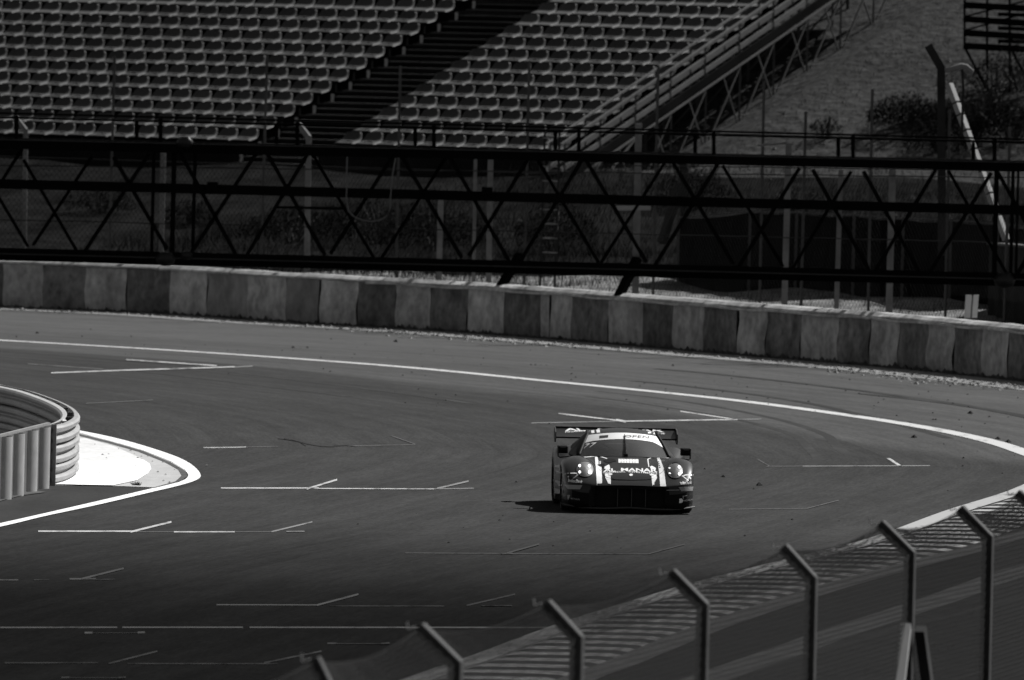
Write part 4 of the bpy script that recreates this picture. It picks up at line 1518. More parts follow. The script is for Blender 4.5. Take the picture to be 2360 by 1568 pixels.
# ================================================================== NEAR FENCE
ZB = 2.78
posts = [hit(*p, ZB) for p in [(470, 1690), (765, 1608), (1050, 1530), (1330, 1472), (1620, 1397), (1870, 1335), (2097, 1277), (2277, 1240), (2420, 1203), (2560, 1172)]]
tips = [hit(*p, ZB + 0.285) for p in [(395, 1600), (722, 1522), (965, 1448), (1256, 1389), (1545, 1322), (1803, 1260), (2027, 1207), (2206, 1166), (2333, 1126), (2470, 1092)]]
nf = thing('mesh_fence', (posts[4].x, posts[4].y, 0), 'near chain-link fence on cranked posts curving along the kerb at the lower right', 'fence')
for k, (b, t) in enumerate(zip(posts, tips)):
    t = Vector((t.x, b.y + 0.05, t.z))
    d = (posts[min(k + 1, len(posts) - 1)] - posts[max(k - 1, 0)])
    d.z = 0
    d.normalize()
    tips[k] = t
    W = 0.105
    mb = MB()
    # one cranked bar: mitred at the bend
    side = d * W * 0.62
    fw = (t - b)
    fw.z = 0
    fw.normalize()
    n_arm = (t - b).normalized()
    n1 = fw * W / 2
    n2 = Vector((n_arm.z * fw.x, n_arm.z * fw.y, -math.hypot(n_arm.x, n_arm.y))) * W / 2
    nm = (n1 + n2) * 0.5
    nm = nm * ((W / 2) / (nm.length * max(0.5, nm.normalized().dot(n1.normalized()))))
    foot = Vector((b.x, b.y, 0.0))
    sec = []
    for c_, nn_ in ((foot, n1), (b, nm), (t, n2)):
        sec.append([c_ + nn_ - side, c_ + nn_ + side, c_ - nn_ + side, c_ - nn_ - side])
    vs = [p for q in sec for p in q]
    fs = [(0, 1, 2, 3), (11, 10, 9, 8)]
    for i in range(2):
        for j in range(4):
            fs.append((i * 4 + j, i * 4 + (j + 1) % 4, i * 4 + 4 + (j + 1) % 4, i * 4 + 4 + j))
    mb.add(vs, fs)
    po = mb.build('cranked_post', MT['post'], nf)
    me = po.data
    bmm = bmesh.new()
    bmm.from_mesh(me)
    bmesh.ops.recalc_face_normals(bmm, faces=bmm.faces[:])
    bmesh.ops.bevel(bmm, geom=bmm.edges[:], offset=0.008, segments=1, affect='EDGES')
    bmm.to_mesh(me)
    bmm.free()
    # wire ties at the tip
    MB().tube([t + fw * .03, t + fw * .09 - Vector((0, 0, .02)), t + fw * .10 + Vector((0, 0, .04))], 0.008, 5).build('wire_tie', MT['armco'], nf)
b = posts[6]
d = (posts[7] - posts[5])
d.z = 0
d.normalize()
MB().bar(Vector((b.x, b.y, 0.2)) - d * 2.15 + Vector((.16, 0, 0)), Vector((b.x, b.y, 2.08)) + Vector((-0.03, -.16, 0)), 0.11, 0.10).build('brace', MT['brace_pale'], nf)
MB().bar(Vector((b.x, b.y, 0.2)) + d * 1.3 + Vector((0.18, 0, 0)), Vector((b.x, b.y, 2.05)) + Vector((0.12, .1, 0)), 0.10, 0.10).build('brace', MT['post'], nf)
for k in range(len(posts) - 1):
    A, B = posts[k], posts[k + 1]
    a0, b0 = Vector((A.x, A.y, 0.02)), Vector((B.x, B.y, 0.02))
    mb = MB()
    chain(mb, a0, b0, 0, 0.09, 0.005, A1=A.copy(), B1=B.copy())
    # the cranked top: netting droops between the arms
    nseg = 6
    for j in range(nseg):
        f0, f1 = j / nseg, (j + 1) / nseg
        g0, g1 = 0.10 * math.sin(math.pi * f0), 0.10 * math.sin(math.pi * f1)
        t0 = tips[k].lerp(tips[k + 1], f0) - Vector((0, 0, g0 + .02))
        t1 = tips[k].lerp(tips[k + 1], f1) - Vector((0, 0, g1 + .02))
        chain(mb, A.lerp(B, f0), B.lerp(A, 1 - f1), 0, 0.09, 0.005, A1=t0, B1=t1)
    mb.build('chain_link', MT['wire'], nf)
    wires = MB()
    for z in (0.15, 0.8, 1.45, 2.1, 2.74):
        wires.tube([Vector((A.x, A.y, z)), (A.lerp(B, .5).xy.to_tuple() + (z - 0.02,)), Vector((B.x, B.y, z))], 0.004, 4)
    drop = [tips[k].lerp(tips[k + 1], f) - Vector((0, 0, 0.10 * math.sin(math.pi * f) + .02)) for f in np.linspace(0, 1, 9)]
    wires.tube(drop, 0.005, 4)
    wires.build('line_wires', MT['wire'], nf)

# ================================================================== RACE CAR
CAR0 = hit(1450.5, 1185)
CAR_YAW = math.radians(2.7)
car = thing('race_car', (CAR0.x, CAR0.y, 0), 'dark racing car with white stripes and a tall rear wing driving towards the viewer', 'race car')
car.rotation_euler = (0, 0, CAR_YAW)
CAR_M = Matrix.Translation((CAR0.x, CAR0.y, 0)) @ Matrix.Rotation(CAR_YAW, 4, 'Z')
CAR_I = CAR_M.inverted()


def cbuild(mb, name, m, parent=car, smooth=False):
    return mb.build(name, MT[m], parent, smooth=smooth, org=(0, 0, 0))


def curve(tab):
    xs, ys = [a for a, b in tab], [b for a, b in tab]
    # monotone-ish smooth interpolation through the table
    def f(x):
        if x <= xs[0]:
            return ys[0]
        if x >= xs[-1]:
            return ys[-1]
        i = max(k for k in range(len(xs)) if xs[k] <= x)
        i = min(i, len(xs) - 2)
        h = xs[i + 1] - xs[i]
        d = (ys[i + 1] - ys[i]) / h
        dm = (ys[i] - ys[i - 1]) / (xs[i] - xs[i - 1]) if i > 0 else d
        dp = (ys[i + 2] - ys[i + 1]) / (xs[i + 2] - xs[i + 1]) if i + 2 < len(xs) else d
        m0 = 0 if dm * d <= 0 else 2 * dm * d / (dm + d)
        m1 = 0 if dp * d <= 0 else 2 * dp * d / (dp + d)
        t = (x - xs[i]) / h
        return ((2 * t ** 3 - 3 * t ** 2 + 1) * ys[i] + (t ** 3 - 2 * t ** 2 + t) * h * m0 + (-2 * t ** 3 + 3 * t ** 2) * ys[i + 1] + (t ** 3 - t ** 2) * h * m1)
    return f


AX_F, AX_R = 0.98, 3.44
f_w = curve([(0, .52), (.02, .64), (.06, .755), (.12, .835), (.2, .895), (.3, .935), (.45, .960), (.7, .978), (1.0, .985), (1.3, .975), (1.5, .94), (1.8, .915), (2.4, .925), (2.75, .97), (3.1, 1.02),
             (3.5, 1.03), (4.0, 1.01), (4.35, .95), (4.55, .86)])
f_sh = curve([(0, .375), (.06, .41), (.12, .445), (.2, .49), (.3, .54), (.45, .61), (.7, .67), (1.0, .69), (1.3, .68), (1.8, .65), (2.4, .66), (2.9, .73), (3.3, .78), (3.8, .77), (4.3, .70), (4.55, .64)])
f_cr = curve([(0, .392), (.06, .435), (.12, .475), (.2, .530), (.3, .595), (.45, .672), (.6, .727), (.8, .772), (1.0, .792), (1.3, .790), (1.6, .768), (2.0, .755), (2.4, .765), (2.9, .84), (3.3, .885),
              (3.7, .88), (4.1, .835), (4.4, .77), (4.55, .70)])
f_va = curve([(0, .397), (.06, .437), (.12, .47), (.25, .532), (.5, .60), (.8, .662), (1.1, .72), (1.5, .765), (1.9, .775), (2.4, .78), (3.0, .83), (3.5, .88), (4.0, .865), (4.4, .79), (4.55, .71)])
f_ce = curve([(0, .400), (.06, .44), (.12, .472), (.25, .540), (.5, .618), (.8, .685), (1.1, .742), (1.45, .792), (1.9, .79), (2.4, .79), (3.0, .84), (3.5, .90), (4.0, .89), (4.4, .81), (4.55, .72)])


def WIDE(y):
    return 1 + .04 * max(0.0, min(1.0, (1.75 - y) / .5))


def arch(y, wheel_r=0.365):
    z = 0.085
    for ay in (AX_F, AX_R):
        d = abs(y - ay)
        if d < wheel_r:
            z = max(z, 0.33 + math.sqrt(wheel_r ** 2 - d * d) * 1.0)
    return z


ys = sorted(set([0, .01, .025, .045, .07, .1, .135, .17, .21, .25, .3, .35, .4, .46, .52, .58] +
                [round(AX_F + d, 4) for d in np.linspace(-.38, .38, 21)] + [round(AX_R + d, 4) for d in np.linspace(-.38, .38, 21)] +
                list(np.arange(1.4, 3.05, .12)) + [3.9, 4.0, 4.1, 4.2, 4.3, 4.38, 4.45, 4.5, 4.53, 4.55]))
body_rows = []
DZ = .04                                            # ride height of the upper body
for y in ys:
    w, sh, cr_, va, ce = f_w(y) * WIDE(y), f_sh(y) + DZ, f_cr(y) + DZ, f_va(y) + DZ, f_ce(y) + DZ
    zb = 0.085
    lo = arch(y)
    lo = min(lo, sh - 0.03)
    k = min(1.0, w / 0.95)
    half = [(0.0, zb), (w * .80, zb), (w * .80, max(zb, lo)), (w - .01, lo), (w, lo + (sh - lo) * .30), (w * 1.0, lo + (sh - lo) * .65), (w * .992, sh), (w * .965, sh + (cr_ - sh) * .42), (w * .90, sh + (cr_ - sh) * .78),
            (w * .80, sh + (cr_ - sh) * .97), (w * .72, cr_), (w * .62, cr_ + (va - cr_) * .30), (w * .53, cr_ + (va - cr_) * .75), (w * .44, va), (w * .33, va + (ce - va) * .45), (w * .2, va + (ce - va) * .8), (0.0, ce)]
    body_rows.append([(x, y, z) for x, z in half] + [(-x, y, z) for x, z in reversed(half[1:-1])] + [(half[0][0], y, half[0][1])])
mbb = MB().grid(body_rows)
body_v, body_f = list(mbb.v), list(mbb.f)
# nose panel above the grille mouth and tail panel
nr = len(body_rows[0])
mbb.f.append(tuple(range((len(body_rows) - 1) * nr, len(body_rows) * nr - 1)))
body = cbuild(mbb, 'body', 'body', smooth=True)
bmm = bmesh.new()
bmm.from_mesh(body.data)
bmesh.ops.remove_doubles(bmm, verts=bmm.verts[:], dist=1e-5)
bmesh.ops.recalc_face_normals(bmm, faces=bmm.faces[:])
bmm.to_mesh(body.data)
bmm.free()
body.data.materials.append(MT['black'])
for p in body.data.polygons:                       # the lower bumper is bare black plastic
    c = p.center
    if c.y < 0.34 and c.z < 0.385 - 0.30 * max(0, abs(c.x) - .55) and abs(c.x) < .93:
        p.material_index = 1
    if c.z < 0.1:
        p.material_index = 1

# --- roof, windscreen, side glass
NU = 17


def ws(u, v):
    """Windscreen surface: u -1..1 across, v 0..1 from the cowl to the roof edge."""
    b = Vector((.70 * u, 1.40 + .42 * abs(u) ** 2.2, .792 - .035 * u * u))
    t = Vector((.545 * u, 2.08 + .32 * abs(u) ** 2.2, 1.128 - .06 * u * u))
    p = b.lerp(t, v)
    bul = math.sin(math.pi * v) * .035 * (1 - .5 * u * u)
    return p + Vector((0, -bul * .5, bul * .86 + DZ))


def roof(u, v):
    t = ws(u, 1.0)
    yb = 2.08 + (4.02 - 2.08) * v
    hw = .545 - .02 * v - .09 * v * v
    zc = curve([(2.08, 1.128), (2.3, 1.162), (2.65, 1.185), (3.0, 1.165), (3.4, 1.10), (3.75, 1.0), (4.02, .90)])(yb) + DZ
    fall = (1 - v) ** 3
    return Vector((hw * u, yb + .32 * abs(u) ** 2.2 * fall, zc - (.06 + .02 * v) * u * u + (0 if v > 0 else 0)))


U_ = [-1 + 2 * i / (NU - 1) for i in range(NU)]
ws_rows = [[ws(u, v) for u in U_] for v in np.linspace(0.0, 1.0, 13)]
mw = MB().grid(ws_rows)
wscreen = cbuild(mw, 'windscreen', 'glass', smooth=True)
mr = MB().grid([[roof(u, v) for u in U_] for v in np.linspace(0.0, 0.56, 12)])
cbuild(MB().grid([[roof(u, v) for u in U_] for v in np.linspace(0.56, 1.0, 9)]), 'rear_window', 'glass', smooth=True)
cbuild(mr, 'roof', 'body', smooth=True)
for sg in (-1, 1):
    top = [ws(sg, v) for v in np.linspace(0, 1, 7)] + [roof(sg, v) for v in np.linspace(0.04, 1, 12)]
    rows = []
    for p in top:
        y = min(max(p.y, 1.7), 4.02)
        bx = curve([(1.7, .74), (2.0, .80), (2.6, .82), (3.2, .80), (3.7, .68), (4.02, .50)])(y)
        b = Vector((sg * bx, max(p.y - .02, 1.76), min(.775 + DZ, p.z)))
        if p.y > 3.0:
            b.z = min(p.z, f_va(p.y) + DZ - .02)
        rows.append([p, p.lerp(b, .5) + Vector((sg * .02, 0, 0)), b])
    cbuild(MB().grid(rows), 'side_window', 'black', smooth=True)
    pil = [ws(sg * 1.0, v) + Vector((sg * .004, .0, .004)) for v in np.linspace(-.02, 1.0, 10)] + [roof(sg, v) + Vector((sg * .004, 0, .002)) for v in np.linspace(.05, .6, 8)]
    cbuild(MB().tube(pil, [.030] * 10 + [.024] * 8, 8), 'pillar', 'black', smooth=True)

# --- cabin: floor, dashboard, roll cage, seat
cbuild(MB().grid([[(x, 1.62 + .25 * abs(x), .72), (x, 2.05, .70), (x, 2.15, .45)] for x in np.linspace(-.66, .66, 8)]), 'dashboard', 'cabin', smooth=True)
cbuild(MB().box((-.72, 1.7, .2), (.72, 3.3, .24)), 'cabin_floor', 'cabin')
cage = MB()
for sg in (-1, 1):
    cage.tube([(sg * .60, 1.95, .72), (sg * .50, 2.36, 1.06), (sg * .50, 2.9, 1.09), (sg * .62, 2.95, .3)], .02, 6)
cage.tube([(-.50, 2.40, 1.065), (.50, 2.40, 1.065)], .02, 6)
cage.tube([(-.50, 2.9, 1.09), (.62, 2.95, .45)], .02, 6)
cbuild(cage, 'roll_cage', 'cage')
cbuild(MB().grid([[(-.62, 1.95, .74), (-.60, 2.3, .80), (-.58, 2.42, .93)], [(-.10, 1.95, .73), (-.10, 2.3, .79), (-.14, 2.42, .90)]]), 'cockpit_cover', 'cage')
cbuild(MB().box((.12, 2.75, .3), (.62, 2.85, .98)), 'racing_seat', 'cabin')

# --- splitter, canards, mouth, grille
sp = []
for k, u in enumerate(np.linspace(-1, 1, 33)):
    x = u * 1.022
    yy = -0.055 + .30 * abs(u) ** 3.2
    zz_ = .075 + .012 * math.cos(u * math.pi * 2) * (1 - abs(u)) + .035 * max(0, abs(u) - .75) / .25
    sp.append([(x, yy, zz_), (x, yy - .004, zz_ + .011), (x, yy + .01, zz_ + .022), (x * .97, yy + .34, zz_ + .022), (x * .97, yy + .34, zz_), (x, yy, zz_)])
cbuild(MB().grid(sp), 'splitter', 'edge')
cbuild(MB().grid([[(-.58, .09, .10), (-.58, .09, .44)], [(.58, .09, .10), (.58, .09, .44)]]), 'grille', 'mesh')
for x in (-.56, -.185, .03, .245, .56):
    cbuild(MB().box((x - .006, .02, .10), (x + .006, .09, .41)), 'grille_bar', 'edge')
cbuild(MB().box((-.50, .0, .385), (.50, .03, .425)), 'nose_bar', 'black')

# --- wheels
for sx, ay, r, wd in ((-1, AX_F, .335, .30), (1, AX_F, .335, .30), (-1, AX_R, .35, .34), (1, AX_R, .35, .34)):
    xo = sx * (f_w(ay) * WIDE(ay) - .012)
    xi = xo - sx * wd
    tp = [(xi, r - .04), (xi + sx * .03, r), (xo - sx * .03, r), (xo, r - .035), (xo, .235)]
    rows = []
    for k in range(33):
        a = 2 * math.pi * k / 32
        rows.append([(x, ay + rr * math.cos(a), .335 + rr * math.sin(a) - (.335 - r if False else 0) + (r - .335)) for x, rr in tp])
    wh = cbuild(MB().grid(rows), 'wheel', 'tyre', smooth=True)
    rm = MB()
    hub = Vector((xo - sx * .03, ay, .335 + r - .335))
    for k in range(10):
        a = 2 * math.pi * k / 10
        rm.bar(hub, hub + Vector((0, .23 * math.cos(a), .23 * math.sin(a))), .035, .03, up=(1, 0, 0))
    cbuild(rm, 'rim', 'rim', wh)

# --- mirrors
for sx, dy in ((-1, 0), (1, 0)):
    mx_, my, mz = sx * .955, 1.78, .865 + DZ
    mb = MB()
    rows = []
    for k, (dy_, s_) in enumerate(((-.07, .45), (-.05, .86), (0, 1.0), (.07, 1.0), (.075, .9))):
        rows.append([(mx_ + .082 * s_ * cx, my + dy_, mz + .060 * s_ * cz) for cx, cz in ((-1, -.9), (-.9, -1), (.9, -1), (1, -.9), (1, .9), (.85, 1), (-.85, 1), (-1, .9), (-1, -.9))])
    mb.grid(rows)
    n_ = len(mb.v)
    mb.f.append(tuple(range(8))[::-1])
    mb.f.append(tuple(range(n_ - 9, n_ - 1)))
    mir = cbuild(mb, 'mirror', 'black', smooth=False)
    ox = mx_ + sx * .07
    cbuild(MB().tube([(ox, my + .02, mz - .055), (ox, my + .02, mz - .105), (mx_ + sx * .04, my + .02, mz - .125), (sx * .80, my + .04, mz - .105)], .011, 6), 'mirror_arm', 'black', mir)

# --- rear wing
wp = []
for t in np.linspace(0, 1, 9):
    wp.append((4.08 + .38 * t, 1.018 + .018 * t + .105 * t ** 1.7))
wrows = []
for x in np.linspace(-.945, .945, 25):
    dip = .018 * max(0, 1 - abs(x) / .5)
    wrows.append([(x, y, z) for y, z in wp] + [(x, wp[-1][0] + .012, wp[-1][1] + .014)] + [(x, y + .004, z - .022) for y, z in reversed(wp)] + [(x, wp[0][0], wp[0][1])])
wing = cbuild(MB().grid(wrows), 'rear_wing', 'body', smooth=False)
cbuild(MB().box((-.945, 4.068, .994), (.945, 4.09, 1.016)), 'wing_lip', 'black', wing)
cbuild(MB().box((-.945, 4.462, 1.137), (.945, 4.475, 1.165)), 'gurney_flap', 'black', wing)
for sg in (-1, 1):
    x = sg * .955
    pr_ = [(4.02, 1.03), (4.05, 1.09), (4.2, 1.15), (4.48, 1.165), (4.5, 1.05), (4.46, .96), (4.30, .93), (4.10, .93), (4.03, .98)]
    mb = MB()
    mb.add([(x - .008, y, z) for y, z in pr_] + [(x + .008, y, z) for y, z in pr_], [tuple(range(9)), tuple(range(17, 8, -1))] + [(i, (i + 1) % 9, 9 + (i + 1) % 9, 9 + i) for i in range(9)])
    cbuild(mb, 'end_plate', 'edge', wing)
    mb = MB()
    pr_ = [(4.16, 1.02), (4.24, 1.02), (4.25, .93), (4.16, .80), (4.05, .80), (4.12, .93)]
    x = sg * .53
    mb.add([(x - .01, y, z) for y, z in pr_] + [(x + .01, y, z) for y, z in pr_], [tuple(range(6)), tuple(range(11, 5, -1))] + [(i, (i + 1) % 6, 6 + (i + 1) % 6, 6 + i) for i in range(6)])
    cbuild(mb, 'wing_stay', 'black', wing)

# --- decals: measured on enlargements of the photograph, laid on the car's own surface
dg = bpy.context.evaluated_depsgraph_get()


def bvh_of(*mbs):
    vs, fs = [], []
    for m_ in mbs:
        k = len(vs)
        vs += [Vector(p) for p in m_.v]
        fs += [tuple(i + k for i in q) for q in m_.f]
    return BVHTree.FromPolygons(vs, fs)


wing_mb = MB().grid(wrows)
BV_BODY = bvh_of(mbb)
BV_WS = bvh_of(mw)
BV_ROOF = bvh_of(mr)
BV_WING = bvh_of(wing_mb)
EYE_C = CAR_I @ EYE


def z1(x, y):
    return (1250 + x / 4.2909) * .944, (1000 + y / 4.2909) * .944


def za_(x, y):
    return (1340 + x / 11.2) * .944, (1120 + y / 11.2) * .944


def zb_(x, y):
    return (1530 + x / 11.2) * .944, (1120 + y / 11.2) * .944


def zc_(x, y):
    return (1340 + x / 12.42) * .944, (1020 + y / 12.42) * .944


def zd_(x, y):
    return (1530 + x / 12.42) * .944, (1020 + y / 12.42) * .944


def cast(px, py, bv):
    d = (CAR_I.to_3x3() @ ray(px, py)).normalized()
    loc, nor, idx, dist = bv.ray_cast(EYE_C, d)
    if loc is None:
        return None, None
    if nor.dot(d) > 0:
        nor = -nor
    return loc, nor


def lay(name, verts, faces, bv, m, lift=.004, parent=car, maxlen=6.0):
    """Lay a flat outline (survey pixels) on the car: cut it small, drop each vertex on the surface along the sight line."""
    bm = bmesh.new()
    vv = [bm.verts.new((x, y, 0)) for x, y in verts]
    for f in faces:
        try:
            bm.faces.new([vv[i] for i in f])
        except ValueError:
            pass
    bmesh.ops.triangulate(bm, faces=bm.faces[:])
    for _ in range(6):
        lng = [e for e in bm.edges if e.calc_length() > maxlen]
        if not lng:
            break
        bmesh.ops.subdivide_edges(bm, edges=lng, cuts=1)
        bmesh.ops.triangulate(bm, faces=bm.faces[:])
    bad = []
    for v in bm.verts:
        p, n = cast(v.co.x, v.co.y, bv)
        if p is None:
            bad.append(v)
        else:
            v.co = p + n * lift
    if bad:
        bmesh.ops.delete(bm, geom=bad, context='VERTS')
    for f in bm.faces:
        f.normal_update()
    me = bpy.data.meshes.new(name)
    bm.to_mesh(me)
    bm.free()
    me.materials.append(MT[m])
    o_ = bpy.data.objects.new(name, me)
    COL.objects.link(o_)
    o_.parent = parent
    return o_


def poly(name, pts, conv, bv, m, lift=.004, parent=car):
    return lay(name, [conv(*p) for p in pts], [tuple(range(len(pts)))], bv, m, lift, parent)


def text(name, body_txt, corners, conv, bv, m, lift=.006, parent=car, bold=0.0, shear=0.0):
    """Lettering fitted into the four measured corners (top left, top right, bottom right, bottom left)."""
    cu = bpy.data.curves.new('lettering', 'FONT')
    cu.body = body_txt
    cu.resolution_u = 3
    cu.offset = bold
    cu.shear = shear
    ob = bpy.data.objects.new('lettering_tmp', cu)
    COL.objects.link(ob)
    bpy.context.view_layer.update()
    me = bpy.data.meshes.new_from_object(ob.evaluated_get(bpy.context.evaluated_depsgraph_get()))
    bpy.data.objects.remove(ob)
    xs = [v.co.x for v in me.vertices]
    ys_ = [v.co.y for v in me.vertices]
    x0, x1, y0, y1 = min(xs), max(xs), min(ys_), max(ys_)
    c = [Vector(conv(*p)) for p in corners]
    out = []
    for v in me.vertices:
        u, w = (v.co.x - x0) / (x1 - x0), (v.co.y - y0) / (y1 - y0)
        out.append(tuple(c[3].lerp(c[2], u).lerp(c[0].lerp(c[1], u), w)))
    fs = [tuple(p.vertices) for p in me.polygons]
    bpy.data.meshes.remove(me)
    return lay(name, out, fs, bv, m, lift, parent, maxlen=9.0)


# bonnet stripes
poly('bonnet_stripe', [(868, 492), (895, 492), (905, 545), (938, 600), (945, 797), (890, 797), (880, 640)], z1, BV_BODY, 'white')
poly('bonnet_stripe', [(1518, 505), (1548, 512), (1562, 545), (1592, 620), (1614, 806), (1552, 806), (1545, 700), (1530, 560)], z1, BV_BODY, 'white')
poly('stripe_edge', [(905, 540), (930, 545), (930, 575), (903, 575)], z1, BV_BODY, 'white', .005)
for k in range(3):
    poly('stripe_print', [(905, 548 + k * 11), (924, 542 + k * 11), (925, 546 + k * 11), (906, 553 + k * 11)], z1, BV_BODY, 'ink', .008)
for k in range(4):
    poly('stripe_print', [(845 + 15 * k, 95 + 48 * k), (880 + 15 * k, 85 + 48 * k), (890 + 15 * k, 105 + 48 * k), (858 + 15 * k, 120 + 48 * k)], zb_, BV_BODY, 'ink', .008)
poly('bonnet_flash', [(1520, 230), (1640, 165), (1660, 190), (1680, 300), (1520, 285)], za_, BV_BODY, 'white')
poly('bonnet_flash', [(1530, 412), (1685, 412), (1700, 745), (1650, 740), (1630, 640), (1545, 530)], za_, BV_BODY, 'white')
poly('bonnet_flash', [(560, 20), (665, -22), (668, -8), (592, 30), (618, 235), (594, 235)], zb_, BV_BODY, 'white')
poly('bonnet_flash', [(635, 230), (690, 200), (790, 262), (800, 300), (660, 290)], zb_, BV_BODY, 'white')
poly('bonnet_flash', [(675, 445), (810, 440), (832, 535), (755, 660), (750, 785), (705, 785), (690, 620)], zb_, BV_BODY, 'white')
poly('bonnet_flash', [(1540, 1165), (1600, 1180), (1780, 1245), (1750, 1255), (1590, 1205), (1560, 1200)], zc_, BV_BODY, 'white')
poly('cowl_line', [(1060, 1198), (1420, 1168), (1420, 1190), (1080, 1212)], zc_, BV_BODY, 'white')
poly('cowl_line', [(900, 1190), (1290, 1222), (1280, 1238), (905, 1215)], zd_, BV_BODY, 'white')
# louvred plate of seven white bars
xs_ = [1114, 1143, 1173, 1202, 1232, 1262, 1290, 1328]
for k in range(7):
    a, b = xs_[k], xs_[k + 1] - 4
    off = (0, 6, 0, 8, 0, 6, 0)[k]
    poly('bonnet_plate', [(a, 520 + k * .4), (b, 520 + k * .4), (b + 2, 561 + k * .6), (a + 2, 561 + k * .6)], z1, BV_BODY, 'white')
poly('plate_backing', [(1120, 530), (1318, 532), (1320, 545), (1122, 545)], z1, BV_BODY, 'white', .003)
text('bonnet_lettering', 'AL', [(960, 622), (1086, 620), (1090, 654), (960, 654)], z1, BV_BODY, 'white', bold=.03)
text('bonnet_lettering', 'MANAR', [(1142, 616), (1520, 622), (1524, 660), (1140, 648)], z1, BV_BODY, 'white', bold=.03)
text('bonnet_lettering', 'FINANCIAL', [(960, 654), (1190, 650), (1190, 662), (960, 672)], z1, BV_BODY, 'white', bold=.012)
text('bonnet_lettering', 'INVESTMENTS', [(1222, 650), (1522, 662), (1522, 683), (1222, 662)], z1, BV_BODY, 'white', bold=.012)
# vents in the bonnet
poly('bonnet_vent', [(1480, 60), (1530, 40), (1640, 10), (1760, 12), (1830, 40), (1845, 80), (1790, 82), (1740, 95), (1690, 118), (1640, 128), (1560, 110)], za_, BV_BODY, 'black', .006)
poly('bonnet_vent', [(1310, 178), (1420, 160), (1525, 150), (1522, 205), (1470, 252), (1420, 225), (1360, 212)], za_, BV_BODY, 'black', .009)


def disc(name, cx, cy, rx, ry, conv, bv, m, lift=.004, n=16, parent=car):
    pts = [(cx + rx * math.cos(2 * math.pi * k / n), cy + ry * math.sin(2 * math.pi * k / n)) for k in range(n)]
    return poly(name, pts, conv, bv, m, lift, parent)


disc('bonnet_pin', 1030, 683, 22, 9, z1, BV_BODY, 'white', .009)
disc('bonnet_pin', 1465, 689, 24, 9, z1, BV_BODY, 'white', .009)
disc('nose_badge', 1247, 688, 19, 12, z1, BV_BODY, 'white', .006)


def seam(name, pts, conv, bv=BV_BODY, r=.0045, m='black'):
    L = [cast(*conv(*p), bv) for p in pts]
    L = [p + n * .002 for p, n in L if p is not None]
    return cbuild(MB().tube(L, r, 5), name, m)


seam('bonnet_seam', [(725, 492), (780, 515), (840, 555), (885, 605), (925, 645), (960, 690), (985, 712), (1080, 735), (1250, 742), (1400, 738), (1470, 728), (1530, 690), (1585, 650), (1600, 612), (1640, 550), (1680, 512)], z1)
seam('nose_crease', [(985, 735), (1100, 741), (1250, 745), (1400, 740), (1455, 735)], z1, m='edge', r=.003)
# corner trims
for conv, pts in ((za_, [(430, 712), (920, 728), (850, 842), (520, 830)]), (zb_, [(1415, 780), (1815, 765), (1795, 880), (1490, 892)])):
    poly('corner_panel', pts, conv, BV_BODY, 'greyv' if conv is za_ else 'greyv', .005)
poly('corner_line', [(445, 395), (555, 393), (555, 418), (460, 420), (445, 470)], za_, BV_BODY, 'greyv')
poly('corner_line', [(590, 390), (755, 392), (830, 440), (800, 468), (745, 415), (590, 415)], za_, BV_BODY, 'white')
poly('corner_line', [(770, 450), (800, 462), (680, 545), (650, 550)], za_, BV_BODY, 'greyv')
poly('corner_line', [(1470, 480), (1500, 455), (1530, 470), (1600, 440), (1690, 440), (1690, 465), (1610, 465), (1540, 500)], zb_, BV_BODY, 'white')
poly('corner_line', [(1725, 440), (1815, 432), (1815, 468), (1730, 470)], zb_, BV_BODY, 'white')
poly('corner_line', [(1530, 490), (1560, 495), (1700, 600), (1670, 610)], zb_, BV_BODY, 'white')
disc('tow_mark', 535, 497, 14, 20, za_, BV_BODY, 'white')
disc('tow_mark', 1743, 545, 15, 25, zb_, BV_BODY, 'white')
text('corner_lettering', 'IndexBank', [(535, 545), (930, 600), (910, 680), (535, 635)], za_, BV_BODY, 'white', bold=.02, shear=.1)
text('corner_lettering', 'IndexBank', [(1445, 640), (1770, 590), (1765, 690), (1480, 715)], zb_, BV_BODY, 'white', bold=.02, shear=.1)
text('corner_lettering', 'MICHELIN', [(610, 1070), (845, 1095), (840, 1140), (610, 1112)], za_, BV_BODY, 'greyv', bold=.01)
text('corner_lettering', 'MICHELIN', [(1560, 1130), (1790, 1095), (1785, 1140), (1560, 1175)], zb_, BV_BODY, 'greyv', bold=.01)
poly('corner_print', [(505, 1000), (575, 990), (580, 1020), (545, 1030), (545, 1120), (520, 1115)], za_, BV_BODY, 'greyv')
poly('corner_print', [(1440, 1095), (1500, 1090), (1545, 1140), (1520, 1200), (1475, 1190), (1470, 1215), (1432, 1215)], zb_, BV_BODY, 'white')
poly('corner_print', [(1525, 1020), (1655, 1000), (1640, 1020), (1560, 1035), (1555, 1100), (1535, 1100)], zb_, BV_BODY, 'greyv')
poly('tow_strap', [(1555, 830), (1650, 788), (1690, 800), (1680, 830), (1580, 875)], za_, BV_BODY, 'white', .02)
poly('intake', [(60, 905), (80, 900), (118, 1000), (110, 1190), (40, 1200)], lambda x, y: z1(750 + x, y - 60), BV_BODY, 'mesh', .004)
poly('bumper_light', [(875, 858), (1440, 850), (1440, 866), (880, 880)], zb_, BV_BODY, 'greyv', .006)
# flank prints on the right rear haunch that shows beyond the front wing
for pts in ([(165, 175), (315, 188), (315, 245), (165, 228)], [(175, 590), (250, 590), (360, 650), (365, 750), (270, 745), (230, 660), (175, 640)], [(165, 810), (400, 845), (400, 970), (165, 950)],
            [(180, 320), (360, 370), (360, 385), (180, 345)]):
    poly('flank_print', pts, za_, BV_BODY, 'greyv', .006)
